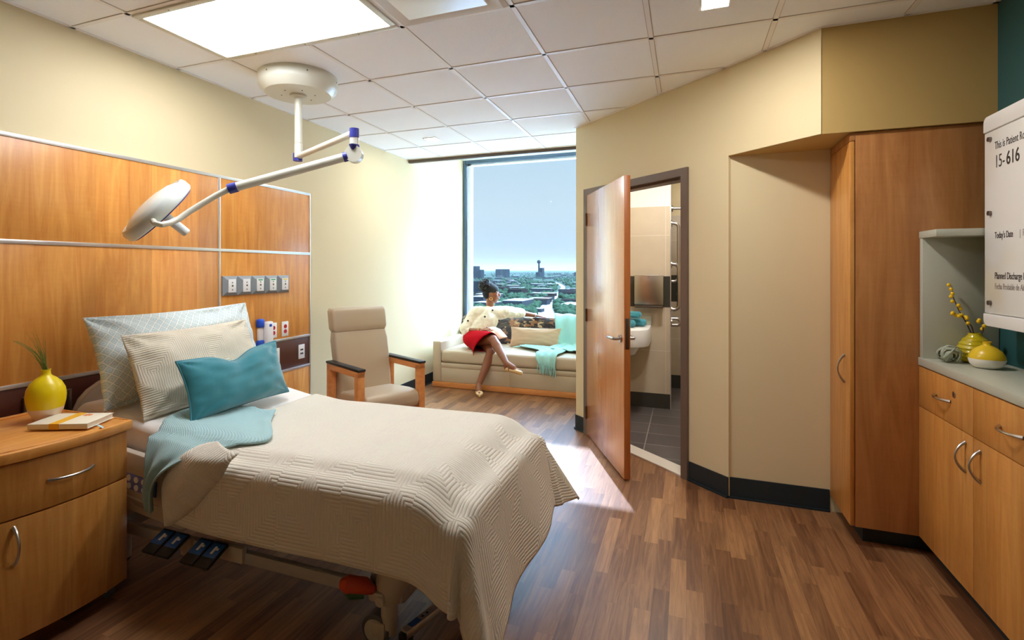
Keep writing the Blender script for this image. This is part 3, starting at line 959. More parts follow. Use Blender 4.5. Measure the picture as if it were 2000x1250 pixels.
# air diffuser beside the troffer
ax0, ax1 = XS[2] + 0.012, XS[3] - 0.012
t = thing('air_diffuser', ((ax0 + ax1) / 2, (ty0 + ty1) / 2, CEIL), 'white square plaque air diffuser in the ceiling beside the light panel', 'air diffuser')
rings = []
def sqr(x0, x1, y0, y1, z):
    return [(x0, y0, z), (x1, y0, z), (x1, y1, z), (x0, y1, z)]
MB().loft([sqr(ax0, ax1, ty0, ty1, CEIL - 0.002), sqr(ax0, ax1, ty0, ty1, CEIL - 0.008), sqr(ax0 + 0.02, ax1 - 0.02, ty0 + 0.02, ty1 - 0.02, CEIL - 0.022), sqr(ax0 + 0.045, ax1 - 0.045, ty0 + 0.045, ty1 - 0.045, CEIL - 0.016), sqr(ax0 + 0.075, ax1 - 0.075, ty0 + 0.075, ty1 - 0.075, CEIL - 0.003)]).build('diffuser_frame', M['white'], t)
MB().bx(ax0 + 0.08, ax1 - 0.08, ty0 + 0.08, ty1 - 0.08, CEIL - 0.026, CEIL - 0.018, 0.004).build('plaque', M['white'], t)

# ------------------------------------------------------------------ exam light
ec = Vector((-2.42, 2.79, 0))
CR = Vector((0.9348, 0.3551, 0)); CF = Vector((-0.3551, 0.9348, 0)); UP = Vector((0, 0, 1))
t = thing('exam_light', (ec.x, ec.y, CEIL), 'white ceiling mounted examination light with a jointed arm over the bed', 'examination light')
MB().lathe([(0.0, 0.0), (0.25, 0.0), (0.252, -0.01), (0.252, -0.065), (0.245, -0.085), (0.21, -0.118), (0.0, -0.122)], (ec.x, ec.y, CEIL - 0.001), 64).build('ceiling_canopy', M['offwhite'], t, smooth=40)
for k in range(6):
    a = k * PI / 3 + 0.4
    d0 = Vector((math.cos(a), math.sin(a), 0))
    MB().cyl(Vector((ec.x, ec.y, CEIL - 0.035)) + d0 * 0.2515, Vector((ec.x, ec.y, CEIL - 0.035)) + d0 * 0.2535, 0.005, seg=10).build('screw', M['steel_d'], t)
    MB().cyl(Vector((ec.x, ec.y, CEIL - 0.1195)) + d0 * 0.11, Vector((ec.x, ec.y, CEIL - 0.1235)) + d0 * 0.11, 0.004, seg=10).build('screw', M['black'], t)
MB().lathe([(0.0, 0.0), (0.055, 0.0), (0.055, -0.012), (0.04, -0.018), (0.0, -0.018)], (ec.x, ec.y, CEIL - 0.122)).build('canopy_collar', M['offwhite'], t)
PZ = 2.19
MB().cyl((ec.x, ec.y, CEIL - 0.125), (ec.x, ec.y, PZ + 0.10), 0.0245).cyl((ec.x, ec.y, PZ + 0.097), (ec.x, ec.y, PZ + 0.0), 0.0262).build('drop_pole', M['offwhite'], t)
el = Vector((-1.705, 2.405, PZ + 0.005))
p0 = Vector((ec.x, ec.y, PZ + 0.01))
MB().cyl((p0.x, p0.y, PZ - 0.005), (p0.x, p0.y, PZ - 0.022), 0.027).bx(p0.x - 0.031, p0.x - 0.012, p0.y - 0.02, p0.y + 0.02, PZ - 0.022, PZ + 0.035, 0.006).build('pole_cap', M['navy'], t)
da = (el - p0).normalized()
MB().cyl(p0 + da * 0.012, el - da * 0.02, 0.019).build('horizontal_arm', M['offwhite'], t)
ez = el.z
MB().cyl((el.x, el.y, ez + 0.024), (el.x, el.y, ez - 0.026), 0.026).build('joint_cap', M['navy'], t)
MB().cyl((el.x, el.y, ez - 0.026), (el.x, el.y, ez - 0.095), 0.024).build('joint_post', M['offwhite'], t)
ball = Vector((el.x, el.y, 2.078))
MB().cyl(ball - CF * 0.026, ball + CF * 0.026, 0.046, seg=40).build('elbow_hub', M['offwhite'], t)
mb = MB()
mb.cyl((el.x, el.y, ball.z + 0.052), (el.x, el.y, ball.z + 0.038), 0.028)
mb.tube([ball - CF * 0.0235 + UP * 0.046, ball - CF * 0.0262 + UP * 0.030, ball - CF * 0.0262 + UP * 0.020], [0.022, 0.014, 0.003], 16)
mb.build('hub_trim', M['navy'], t)
# the lower arm runs to the lamp head
lamp = Vector((-2.615, 1.925, 1.775))
nb = (-0.56 * CR + 0.65 * UP - 0.54 * CF).normalized()      # back of the lamp
axl = (0.70 * CR + 0.71 * UP + 0.1 * CF); axl = (axl - nb * axl.dot(nb)).normalized()
axm = nb.cross(axl)
def pxp(px, py, d):
    return Vector((0, 0, CAM_H)) + (CF + CR * ((px - 955) / 1015.0) + UP * ((526 - py) / 1015.0)) * d
col0 = pxp(455, 367, 2.74)
dd = (col0 - ball).normalized()
MB().cyl(ball + dd * 0.04, col0, 0.0235).build('spring_arm', M['offwhite'], t)
MB().cyl(ball + dd * 0.038, ball + dd * 0.062, 0.0268).build('arm_collar', M['navy'], t)
MB().cyl(col0 - dd * 0.022, col0 + dd * 0.022, 0.027).build('arm_collar', M['navy'], t)
crv = [col0 + dd * 0.01, pxp(440, 373, 2.735), pxp(420, 383, 2.72), pxp(395, 398, 2.70), pxp(370, 413, 2.67), pxp(350, 427, 2.64), pxp(333, 435, 2.60), pxp(316, 439, 2.56), pxp(303, 437, 2.55), pxp(298, 429, 2.58)]
MB().tube(crv, [0.016, 0.0158, 0.0155, 0.0152, 0.015, 0.0148, 0.0145, 0.0142, 0.014, 0.0138], 16).build('gooseneck', M['offwhite'], t)
LM = Matrix((axl, axm, nb)).transposed()
R = 0.205
MB().lathe([(0.0, 0.042), (0.07, 0.039), (0.13, 0.028), (0.168, 0.012), (0.172, 0.006), (0.178, 0.007), (0.190, 0.012), (0.199, 0.006), (R, -0.010), (R, -0.042), (R - 0.010, -0.052), (0.0, -0.052)], lamp, 56, LM).build('lamp_head', M['lampwhite'], t, smooth=50)
MB().lathe([(0.0, -0.048), (R - 0.016, -0.048), (R - 0.018, -0.058), (0.0, -0.058)], lamp, 56, LM).build('lens', M['navy'], t, smooth=50)
hb = lamp - nb * 0.05
MB().tube([hb, hb - nb * 0.02, hb - nb * 0.022, hb - nb * 0.15, hb - nb * 0.156], [0.036, 0.034, 0.024, 0.023, 0.018], 24).build('sterile_handle', M['lampwhite'], t)
mb = MB()
bp = lamp - axl * (R + 0.001) - nb * 0.018
mb.box(bp, (0.004, 0.05, 0.024), 0.002, LM)
mb.build('badge', M['grey'], t)

# ------------------------------------------------------------------ headwall panel
PF = LW + 0.022
PY0, PY1, PYM = 0.2, 3.632, 2.705
PT, PM, PB1, PB0 = 2.092, 1.582, 0.884, 0.630
t = thing('headwall_panel', (LW, 1.9, 0), 'orange maple headwall panelling with aluminium seams behind the bed', 'wall panel')
k = 0
for (a, b) in ((PY0, PYM), (PYM, PY1)):
    for (z0, z1) in ((0.02, PB0), (PB1, PM), (PM, PT)):
        MB().bx(LW + 0.002, PF, a + 0.004, b - 0.004, z0 + 0.004, z1 - 0.004, 0.001).build('veneer_panel', M['maple'], t)
MB().bx(LW + 0.002, PF, PY0, PY1 - 0.004, PB0 + 0.004, PB1 - 0.004, 0.001).build('chair_rail_band', M['darkband'], t)
mb = MB()
tw = 0.011
for z in (PB0, PB1, PM, PT):
    mb.bx(LW + 0.002, PF + 0.005, PY0, PY1, z - tw, z + tw * 0.8, 0.001)
mb.bx(LW + 0.002, PF + 0.0045, PYM - tw, PYM + tw * 0.8, PB1 - 0.0, PT, 0.001)
mb.bx(LW + 0.002, PF + 0.0045, PY1 - tw * 0.6, PY1 + tw * 0.6, 0.02, PT + tw * 0.8, 0.001)
mb.build('seam_trim', M['alu'], t)

# medical gas outlets
XF = PF
def gas(yc, label, strip=None):
    w = 0.1285; z0, z1 = 1.262, 1.399
    t = thing('gas_outlet', (XF, yc, z0), label, 'gas outlet', 0, 'medical gas outlets over the bed')
    h = w / 2; zc = (z0 + z1) / 2
    def rr(i, x):
        return [(x, yc - h + i, z0 + i), (x, yc + h - i, z0 + i), (x, yc + h - i, z1 - i), (x, yc - h + i, z1 - i)]
    MB().loft([rr(0, XF + 0.0005), rr(0, XF + 0.012), rr(0.032, XF + 0.030)]).build('bezel', M['grey'], t, smooth=5)
    MB().bx(XF + 0.028, XF + 0.033, yc - 0.033, yc + 0.033, zc - 0.047, zc + 0.047, 0.001).build('face_plate', M['white'], t)
    if strip is not None:
        MB().bx(XF + 0.0325, XF + 0.0338, yc - 0.022, yc + 0.022, zc + 0.033, zc + 0.042).build('gas_label', strip, t)
    MB().cyl((XF + 0.0325, yc, zc), (XF + 0.036, yc, zc), 0.007, seg=16).build('socket', M['steel_d'], t)
    for dz in (-0.028, 0.022):
        MB().cyl((XF + 0.0325, yc, zc + dz), (XF + 0.0336, yc, zc + dz), 0.006, seg=14).build('mark', M['grey'], t)
GY = [2.722 + 0.0647 + 0.1294 * i for i in range(5)]
gst = plain('green_label', srgb(60, 160, 100), 0.5); yst = plain('yellow_label', srgb(240, 206, 80), 0.5)
gas(GY[0], 'plain white and grey gas outlet next to the aluminium seam, end of the row')
gas(GY[1], 'plain white and grey gas outlet between the end one and a green-striped one')
gas(GY[2], 'gas outlet with a green stripe, beside the plain white ones', gst)
gas(GY[3], 'gas outlet with a green stripe, beside the yellow-striped one', gst)
gas(GY[4], 'gas outlet with a yellow stripe at the end of the row', yst)

def outlet(yc, zc, label, kind):
    t = thing('wall_outlet', (XF, yc, zc), label, 'outlet', 0, 'outlets in the headwall panel')
    MB().bx(XF + 0.0005, XF + 0.007, yc - 0.036, yc + 0.036, zc - 0.059, zc + 0.059, 0.002).build('cover_plate', M['white'], t)
    if kind == 'red':
        for dz in (-0.02, 0.02):
            r = MB().cyl((XF + 0.006, yc, zc + dz), (XF + 0.0095, yc, zc + dz), 0.0165, seg=20).build('receptacle', M['red'], t)
            mb = MB()
            for dy in (-0.006, 0.006):
                mb.bx(XF + 0.009, XF + 0.0105, yc + dy - 0.0012, yc + dy + 0.0012, zc + dz - 0.002, zc + dz + 0.008)
            mb.build('slot', M['black'], r)
    elif kind == 'data':
        for dz in (-0.016, 0.016):
            for dy in (-0.009, 0.009):
                MB().bx(XF + 0.006, XF + 0.009, yc + dy - 0.007, yc + dy + 0.007, zc + dz - 0.007, zc + dz + 0.007, 0.001).build('jack', M['black'], t)
    else:
        for k in range(3):
            MB().bx(XF + 0.006, XF + 0.0105, yc - 0.014, yc + 0.012, zc + 0.022 - 0.03 * k, zc + 0.040 - 0.03 * k, 0.001).build('rocker', M['offwhite'], t)
        MB().cyl((XF + 0.006, yc - 0.012, zc - 0.002), (XF + 0.012, yc - 0.012, zc - 0.002), 0.005, seg=12).build('jack', M['black'], t)
outlet(3.205, 0.968, 'white outlet plate with red sockets right beside the nurse call handset', 'red')
outlet(3.332, 0.968, 'white outlet plate with red sockets nearest the panel edge', 'red')
outlet(3.235, 0.764, 'white switch plate partly behind the teal pillow on the dark band', 'switch')
outlet(3.524, 0.757, 'white data outlet plate with four black jacks on the dark band', 'data')

# nurse call handset with coiled cord
t = thing('nurse_call_handset', (XF, 3.08, 0.87), 'blue and white nurse call handset on the wood panel', 'handset')
MB().bx(XF + 0.001, XF + 0.03, 3.035, 3.085, 0.87, 1.06, 0.012).build('wall_cradle', M['white'], t)
MB().bx(XF + 0.001, XF + 0.042, 3.025, 3.085, 1.005, 1.072, 0.014, 3).build('cradle_cap', M['blue'], t)
MB().bx(XF + 0.001, XF + 0.042, 3.025, 3.085, 0.856, 0.912, 0.014, 3).build('cradle_foot', M['blue'], t)
mb = MB().bx(XF + 0.024, XF + 0.066, 3.075, 3.15, 0.862, 1.05, 0.016, 3)
mb.build('handset_body', M['white'], t)
MB().bx(XF + 0.064, XF + 0.068, 3.10, 3.125, 1.01, 1.03, 0.002).build('call_button', M['blue'], t)
pts = []
for k in range(140):
    a = k * 0.55; z = 0.855 - 0.0011 * k
    pts.append((XF + 0.03 + 0.008 * math.cos(a), 3.10 + 0.008 * math.sin(a), z))
MB().tube(pts, 0.0025, 6).build('coiled_cord', M['blue'], t)
pts = [(p[0] + 0.004, p[1] + 0.03, p[2]) for p in pts]
MB().tube(pts, 0.0025, 6).build('coiled_cord', M['blue'], t)

# wire plate holder on the dark band behind the vase
t = thing('wall_bracket', (PF, 1.665, 0.74), 'small steel framed bracket on the dark band behind the yellow vase', 'wall bracket')
mb = MB()
mb.bx(PF + 0.001, PF + 0.02, 1.560, 1.572, 0.70, 0.820, 0.002).bx(PF + 0.001, PF + 0.02, 1.757, 1.769, 0.70, 0.820, 0.002).bx(PF + 0.001, PF + 0.02, 1.560, 1.769, 0.812, 0.822, 0.002)
mb.build('bracket_frame', M['steel'], t)
MB().bx(PF + 0.001, PF + 0.005, 1.572, 1.757, 0.70, 0.812).build('back_plate', M['steel_d'], t)
#@@BED
# ------------------------------------------------------------------ bed
def smooth(t):
    t = max(0.0, min(1.0, t)); return t * t * (3 - 2 * t)
BY0, BY1 = 1.70, 2.62
BX0, BX1 = -2.90, -0.87
def ztop(x):
    """mattress top along the bed (slightly raised head section)"""
    return 0.655 + 0.012 * smooth((x + 1.9) / 1.0) + 0.115 * smooth((-1.85 - x) / 0.95)
bed = thing('hospital_bed', ((BX0 + BX1) / 2, (BY0 + BY1) / 2, 0), 'beige hospital bed with white sheet, its head against the wood panelling', 'bed')
# mattress with sheet
rings = []
NX = 40
for i in range(NX + 1):
    x = BX0 + (BX1 - BX0) * i / NX
    zt = ztop(x); zb = zt - 0.16
    ins = 0.0 if 0 < i < NX else 0.02
    r = 0.045
    pts = []
    for (cy, cz, a0) in ((BY1 - r - ins, zt - r - ins, 0), (BY0 + r + ins, zt - r - ins, 90), (BY0 + r + ins, zb + r + ins, 180), (BY1 - r - ins, zb + r + ins, 270)):
        for k in range(5):
            a = math.radians(a0 + 90 * k / 4)
            pts.append((x, cy + r * math.cos(a), cz + r * math.sin(a)))
    rings.append(pts)
MB().loft(rings).build('mattress', M['sheet'], bed, smooth=60)
# deck
mb = MB()
N = 20
rr = []
for i in range(N + 1):
    x = BX0 + (BX1 - BX0) * i / N
    z = ztop(x) - 0.165
    rr.append([(x, BY0 + 0.03, z), (x, BY1 - 0.03, z), (x, BY1 - 0.03, z - 0.05), (x, BY0 + 0.03, z - 0.05)])
mb.loft(rr)
mb.build('mattress_deck', M['black'], bed)
# lower frame
mb = MB()
mb.bx(-2.62, -1.12, 1.685, 1.715, 0.200, 0.250, 0.006).bx(-2.62, -1.12, 2.56, 2.60, 0.200, 0.250, 0.006)
mb.bx(-2.62, -2.52, 1.70, 2.60, 0.19, 0.26, 0.01).bx(-1.16, -1.00, 1.72, 2.60, 0.16, 0.28, 0.03)
mb.bx(-2.3, -1.4, 1.95, 2.35, 0.24, 0.32, 0.02)
mb.bx(-2.45, -2.30, 2.0, 2.3, 0.3, 0.46, 0.02).bx(-1.5, -1.35, 2.0, 2.3, 0.3, 0.46, 0.02)
mb.bx(-2.6, -1.0, 1.80, 1.86, 0.40, 0.47, 0.01).bx(-2.6, -1.0, 2.44, 2.50, 0.40, 0.47, 0.01)
mb.bx(-2.6, -2.50, 1.80, 2.5, 0.44, 0.50, 0.01)
mb.build('base_frame', M['bedgrey'], bed)
MB().bx(-1.94, -1.74, 1.668, 1.70, 0.205, 0.275, 0.012).bx(-2.10, -2.04, 1.668, 1.70, 0.18, 0.262, 0.006).build('pedal_bracket', M['beige'], bed)
def caster(x, y):
    w = MB()
    w.tube([(x - 0.045, y - 0.030, 0.062), (x - 0.045, y - 0.027, 0.062), (x - 0.045, y + 0.027, 0.062), (x - 0.045, y + 0.030, 0.062)], [0.052, 0.060, 0.060, 0.052], 32)
    o = w.build('caster_wheel', M['rubber'], bed)
    MB().cyl((x - 0.045, y - 0.034, 0.062), (x - 0.045, y + 0.034, 0.062), 0.045).build('wheel_cover', M['beige'], o)
    f = MB()
    f.cyl((x, y, 0.05), (x, y, 0.175), 0.030, 0.032).cyl((x, y, 0.170), (x, y, 0.178), 0.035)
    f.bx(x - 0.055, x, y - 0.038, y - 0.030, 0.045, 0.10, 0.003)
    f.build('caster_fork', M['beige'], bed)
for (x, y) in ((-1.07, 1.735), (-1.07, 2.55), (-2.56, 1.735), (-2.56, 2.55)):
    caster(x, y)
mb = MB().tube([(-1.07, 1.735, 0.178), (-1.07, 1.735, 0.20), (-1.06, 1.735, 0.25), (-1.04, 1.75, 0.29)], [0.050, 0.055, 0.062, 0.07], 24)
mb.build('corner_housing', M['beige'], bed)
# brake pedal: orange above, green below
MB().tube([(-1.215, 1.64, 0.258), (-1.19, 1.64, 0.262), (-1.13, 1.665, 0.255), (-1.10, 1.68, 0.235)], [0.022, 0.034, 0.030, 0.014], 14).build('brake_pedal', M['orange'], bed)
MB().tube([(-1.205, 1.64, 0.236), (-1.18, 1.64, 0.236), (-1.13, 1.662, 0.230)], [0.012, 0.026, 0.020], 14).build('steer_pedal', M['green'], bed)
mb = MB().bx(-1.125, -1.055, 1.668, 1.70, 0.195, 0.235, 0.012)
mb.cyl((-1.07, 1.664, 0.205), (-1.07, 1.672, 0.205), 0.018)
mb.build('pedal_arm', M['beige'], bed)
# foot pedals
PEDX = (-2.150, -2.068, -1.925, -1.845)
for px in PEDX:
    Mp = Matrix.Rotation(math.radians(-24), 3, 'X')
    o = MB().box((px, 1.61, 0.258), (0.078, 0.12, 0.016), 0.006, Mp.inverted()).build('foot_pedal', M['black'], bed)
    MB().box((px, 1.622, 0.271), (0.066, 0.066, 0.004), 0.001, Mp.inverted()).build('pedal_pad', M['pedal_blue'], o)
    MB().box((px, 1.622, 0.2735), (0.012, 0.034, 0.002), 0.0, Mp.inverted()).box((px + 0.010, 1.628, 0.2755), (0.018, 0.010, 0.002), 0.0, Mp.inverted()).build('pedal_icon', M['white'], o)
# side rails (near head side visible; twin beyond)
def side_rail(y, sgn):
    pl = [(-2.52, 0.36), (-2.20, 0.325), (-2.06, 0.31), (-1.98, 0.345), (-1.98, 0.50), (-2.03, 0.565), (-2.12, 0.585), (-2.52, 0.625), (-2.56, 0.60), (-2.56, 0.40)]
    mb = MB()
    mb.prism(pl, -0.018, 0.018, 0.008)
    T = Matrix.Translation(Vector((0, y, 0))) @ Matrix.Rotation(PI / 2, 4, 'X')
    o = mb.build('side_rail', M['beige'], bed, M=T)
    mb = MB()
    mb.prism([(-2.50, 0.565), (-2.10, 0.525), (-2.02, 0.52), (-2.02, 0.508), (-2.10, 0.512), (-2.50, 0.551)], 0.016, 0.022, 0.002)
    mb.prism([(-2.50, 0.425), (-2.10, 0.385), (-2.02, 0.40), (-2.02, 0.388), (-2.10, 0.373), (-2.50, 0.412)], 0.016, 0.022, 0.002)
    mb.build('rail_moulding', M['beige'], o, M=Matrix.Translation(Vector((0, y - 0.0 if sgn < 0 else y + 0.0, 0))) @ (Matrix.Rotation(PI / 2, 4, 'X') if sgn < 0 else Matrix.Rotation(PI / 2, 4, 'X') @ Matrix.Scale(-1, 4, Vector((0, 0, 1)))))
    return o
sr = side_rail(1.655, -1)
side_rail(2.66, 1)
Rz = Matrix.Rotation(math.radians(5.5), 3, 'Y')
MB().box((-2.345, 1.634, 0.478), (0.23, 0.006, 0.072), 0.003, Rz).build('control_panel', plain('panel_lilac', srgb(120, 124, 196), 0.4), sr)
MB().box((-2.216, 1.634, 0.466), (0.028, 0.006, 0.070), 0.003, Rz).build('control_panel_end', M['pedal_blue'], sr)
for i in range(4):
    for k in range(2):
        c = Vector((-2.42 + 0.048 * i, 1.6305, 0.504 - 0.036 * k - 0.0046 * i))
        mb = MB().cyl(c, c + Vector((0, -0.0035, 0)), 0.0135, seg=20)
        o = mb.build('control_button', M['white'], sr)
        up = 1 if k == 0 else -1
        MB().prism([(c.x - 0.007, c.z - 0.005 * up), (c.x + 0.007, c.z - 0.005 * up), (c.x, c.z + 0.007 * up)], -0.001, 0.001).build('button_arrow', M['navy'], o, M=Matrix.Translation(Vector((0, c.y - 0.0042, 0))) @ Matrix.Rotation(PI / 2, 4, 'X'))
mb = MB()
for k in range(4):
    mb.box((-2.30, 1.6365, 0.398 - 0.008 * k), (0.16 - 0.02 * k, 0.002, 0.003), 0, Rz)
mb.build('rail_caption', M['ink2'], sr)
MB().tube([(-2.11, 1.63, 0.366), (-2.09, 1.622, 0.352), (-2.07, 1.622, 0.36), (-2.075, 1.63, 0.374)], 0.006, 8).build('rail_latch', M['black'], sr)
# headboard
pl = []
for k in range(17):
    a = PI * k / 16
    pl.append((2.16 + 0.435 * math.cos(a) * (1.0 if abs(math.cos(a)) < 1 else 1), 0.62 + 0.28 * (math.sin(a) ** 0.6)))
pl = [(2.595, 0.35)] + pl + [(1.725, 0.35)]
T = Matrix(((0, 0, 1, 0), (1, 0, 0, 0), (0, 1, 0, 0), (0, 0, 0, 1)))
MB().prism(pl, -2.955, -2.915, 0.012).build('headboard', M['beige'], bed, M=T)
# steel stabiliser bar near the floor at the foot
hb0 = Vector((-0.985, 1.70, 0.085)); hb1 = Vector((-0.80, 2.36, 0.085)); dd = (hb1 - hb0).normalized()
nn = Vector((-dd.y, dd.x, 0))
bm_ = Matrix((dd, nn, Vector((0, 0, 1)))).transposed()
c = (hb0 + hb1) / 2
MB().box(c, ((hb1 - hb0).length, 0.034, 0.03), 0.002, bm_).build('foot_bar', M['alu'], bed)
o = MB().box(hb0 + dd * 0.055 + UP * 0.0155, (0.05, 0.026, 0.001), 0, bm_).build('bar_label', M['pedal_blue'], bed)
MB().box(hb0 + dd * 0.01 - UP * 0.018, (0.05, 0.03, 0.05), 0.003, bm_).build('bar_stop', M['black'], bed)
mb = MB()
for k in (0.10, 0.125):
    mb.cyl(hb0 + dd * k + UP * 0.015, hb0 + dd * k + UP * 0.0165, 0.005, seg=10)
mb.build('bar_hole', M['black'], bed)
MB().bx(-1.02, -0.93, 2.36, 2.40, 0.07, 0.22, 0.01).build('bar_mount', M['bedgrey'], bed)

# ------------------------------------------------------------------ coverlet
QX0, QX1 = -2.10, -0.745      # top extent in x; the foot fold line at QX1
QYN, QYF = 1.665, 2.64          # fold lines near and far
AE = 0.50                       # overhang at the foot
BE = 0.325                     # overhang on the near side
def qtop(x, y):
    z = ztop(x) + 0.014
    w = min(y - QYN, QYF - y)
    z -= 0.030 * (1 - smooth(w / 0.10)) ** 2
    z -= 0.075 * (1 - smooth((QX1 - x) / 0.22)) ** 2
    z += 0.004 * noise.noise(Vector((x * 3.5, y * 3.5, 1.3)))
    return z
def qpoint(u, v):
    """u along the bed (m), v across (0 at the near fold, negative = hanging near side)"""
    a = max(0.0, u - QX1); 
    x = min(u, QX1)
    bN = max(0.0, QYN - v); bF = max(0.0, v - QYF)
    y = min(max(v, QYN), QYF)
    z0 = qtop(x, y)
    b = max(bN, bF); sg = -1 if bN > 0 else 1
    if a <= 0 and b <= 0:
        return Vector((x, y, z0))
    def drop(s, fl):
        """arc-rounded fall: returns (out, down) for cloth length s"""
        r = 0.055
        if s < r * PI / 2:
            th = s / r
            return r * math.sin(th), r * (1 - math.cos(th))
        e = s - r * PI / 2
        return r + e * fl, r + e * math.sqrt(1 - fl * fl)
    if b <= 0:
        fl = 0.10 + 0.10 * (0.5 + 0.5 * math.sin((v - QYN) * 10.5 + 1.0)) 
        lft = smooth((v - QYN) / (QYF - QYN))
        o, d = drop(a, fl + 0.10 * lft)
        return Vector((x + o, y, z0 - d))
    if a <= 0:
        # near side hangs almost straight; soft waves grow downward
        wv = 0.5 + 0.5 * math.sin(u * 7.0 + 0.6)
        fl = 0.02 + 0.05 * wv * smooth((u + 2.0) / 0.8)
        o, d = drop(b, fl)
        return Vector((x, y + sg * o, z0 - d))
    s = math.hypot(a, b); ph = math.atan2(b, a)        # 0 = foot side, 90 deg = near side
    k = ph / (PI / 2)
    fold = math.exp(-((k - 0.40) / 0.20) ** 2)           # the corner cone pushes outward
    dip = math.exp(-((k - 0.74) / 0.10) ** 2)
    fl0 = (0.10 + 0.10 * (0.5 + 0.5 * math.sin(1.0))) * (1 - smooth(k * 1.6)) + (0.02 + 0.05 * (0.5 + 0.5 * math.sin(QX1 * 7.0 + 0.6))) * smooth(k * 1.6 - 0.6)
    if sg > 0:
        fl0 += 0.10 * (1 - smooth(k * 1.6)); fold *= 1.7; dip = 0
    fl = fl0 + 0.26 * fold - 0.16 * dip + 0.13 * math.exp(-((k - 0.93) / 0.09) ** 2) * (1 if sg < 0 else 0)
    o, d = drop(s, max(0.0, fl))
    ang = ph
    return Vector((x + o * math.cos(ang), y + sg * o * math.sin(ang), z0 - d))
rows = []; uvs = []
NU, NV = 150, 120
V0, V1 = QYN - BE, QYF + 0.26
for i in range(NU + 1):
    r = []; q = []
    for jv in range(NV + 1):
        v = V0 + (V1 - V0) * jv / NV
        tv = jv / NV
        u = QX0 + (QX1 + 0.37 + 0.19 * (1 - tv) ** 1.3 - QX0) * i / NU
        p = qpoint(u, v)
        if p.z < 0.02:
            p.z = 0.02 + 0.002 * (jv % 3)
        r.append(p); q.append((u, v))
    rows.append(r); uvs.append(q)
mbq = MB()
mbq.grid(rows, uvs)
# turned back corner near the head: an extra lap of the cloth lying over the hanging side
Lc = [(-2.090, 0.355), (-2.108, 0.44), (-2.105, 0.53), (-2.04, 0.615), (-1.95, 0.690), (-1.86, 0.713)]
Rc = [(-2.070, 0.350), (-2.00, 0.395), (-1.925, 0.450), (-1.852, 0.525), (-1.775, 0.605), (-1.722, 0.690)]
def interp(c, t):
    f = t * (len(c) - 1); i = min(int(f), len(c) - 2); f -= i
    p0 = Vector(c[max(0, i - 1)]); p1 = Vector(c[i]); p2 = Vector(c[i + 1]); p3 = Vector(c[min(len(c) - 1, i + 2)])
    return 0.5 * ((2 * p1) + (p2 - p0) * f + (2 * p0 - 5 * p1 + 4 * p2 - p3) * f * f + (3 * p1 - p0 - 3 * p2 + p3) * f ** 3)
rows = []; uvs = []
for i in range(31):
    t = i / 30
    l = interp(Lc, t); r_ = interp(Rc, t)
    row = []; uvr = []
    for k in range(17):
        s = k / 16
        p = l.lerp(r_, s)
        bul = 0.012 + 0.026 * math.sin(PI * min(1, s * 1.02)) * (0.4 + 0.6 * math.sin(PI * t)) + (0.0 if s < 0.9 else -0.010 * (s - 0.9) / 0.1)
        yy = QYN - 0.058 - bul
        if p.y > 0.665:
            yy += (p.y - 0.665) * 1.3
        row.append(Vector((p.x, yy, p.y))); uvr.append((p.x + p.y, p.x - p.y))
    rows.append(row); uvs.append(uvr)
mbq.grid(rows, uvs)
quilt = mbq.build('coverlet', M['quilt'], None, 180)
tag(quilt, 'cream quilted coverlet draped over the hospital bed', 'coverlet')
md = quilt.modifiers.new('thick', 'SOLIDIFY'); md.thickness = 0.009; md.offset = 0.0

# ------------------------------------------------------------------ aqua throw
tl = [(-2.30, 2.08, 0), (-2.325, 1.92, 0), (-2.30, 1.78, 0), (-2.265, 1.70, 0), (-2.235, 1.655, 0.64), (-2.215, 1.632, 0.56), (-2.232, 1.628, 0.47), (-2.205, 1.628, 0.405)]
tr = [(-2.02, 2.16, 0), (-1.93, 2.03, 0), (-1.735, 1.815, 0), (-1.86, 1.705, 0), (-1.975, 1.630, 0.645), (-2.085, 1.606, 0.575), (-2.135, 1.610, 0.50), (-2.150, 1.618, 0.395)]
def fixz(c):
    out = []
    for p in c:
        z = p[2] if p[2] > 0 else ztop(p[0]) + 0.030 - (0.012 if p[1] < 1.72 else 0)
        out.append((p[0], p[1], z))
    return out
tl = fixz(tl); tr = fixz(tr)
rows = []; uvs = []
acc = 0; prevm = None
for i in range(57):
    t = i / 56
    l = interp(tl, t); r_ = interp(tr, t)
    mid = (l + r_) / 2
    if prevm is not None: acc += (mid - prevm).length
    prevm = mid
    row = []; q = []
    wdt = (r_ - l).length
    for k in range(33):
        s = k / 32
        p = l.lerp(r_, s)
        if p.y > QYN + 0.02:
            zt = ztop(p.x) + 0.032 + 0.010 * noise.noise(Vector((p.x * 9, p.y * 9, 4))) + 0.008 * math.sin(s * 14 + t * 5)
            p.z = max(p.z, zt) if p.y > 1.72 else p.z + 0.004 * math.sin(s * 14)
        else:
            p.y -= 0.040 + 0.012 * math.sin(s * 11 + t * 4) * smooth((t - 0.4) * 3)
        row.append(p); q.append((s * 0.36, acc))
    rows.append(row); uvs.append(q)
o = MB().grid(rows, uvs).build('throw_blanket', M['throw'], None, 180)
tag(o, 'pale blue waffle throw spilling over the near side of the bed', 'throw')
md = o.modifiers.new('thick', 'SOLIDIFY'); md.thickness = 0.007; md.offset = 0.0

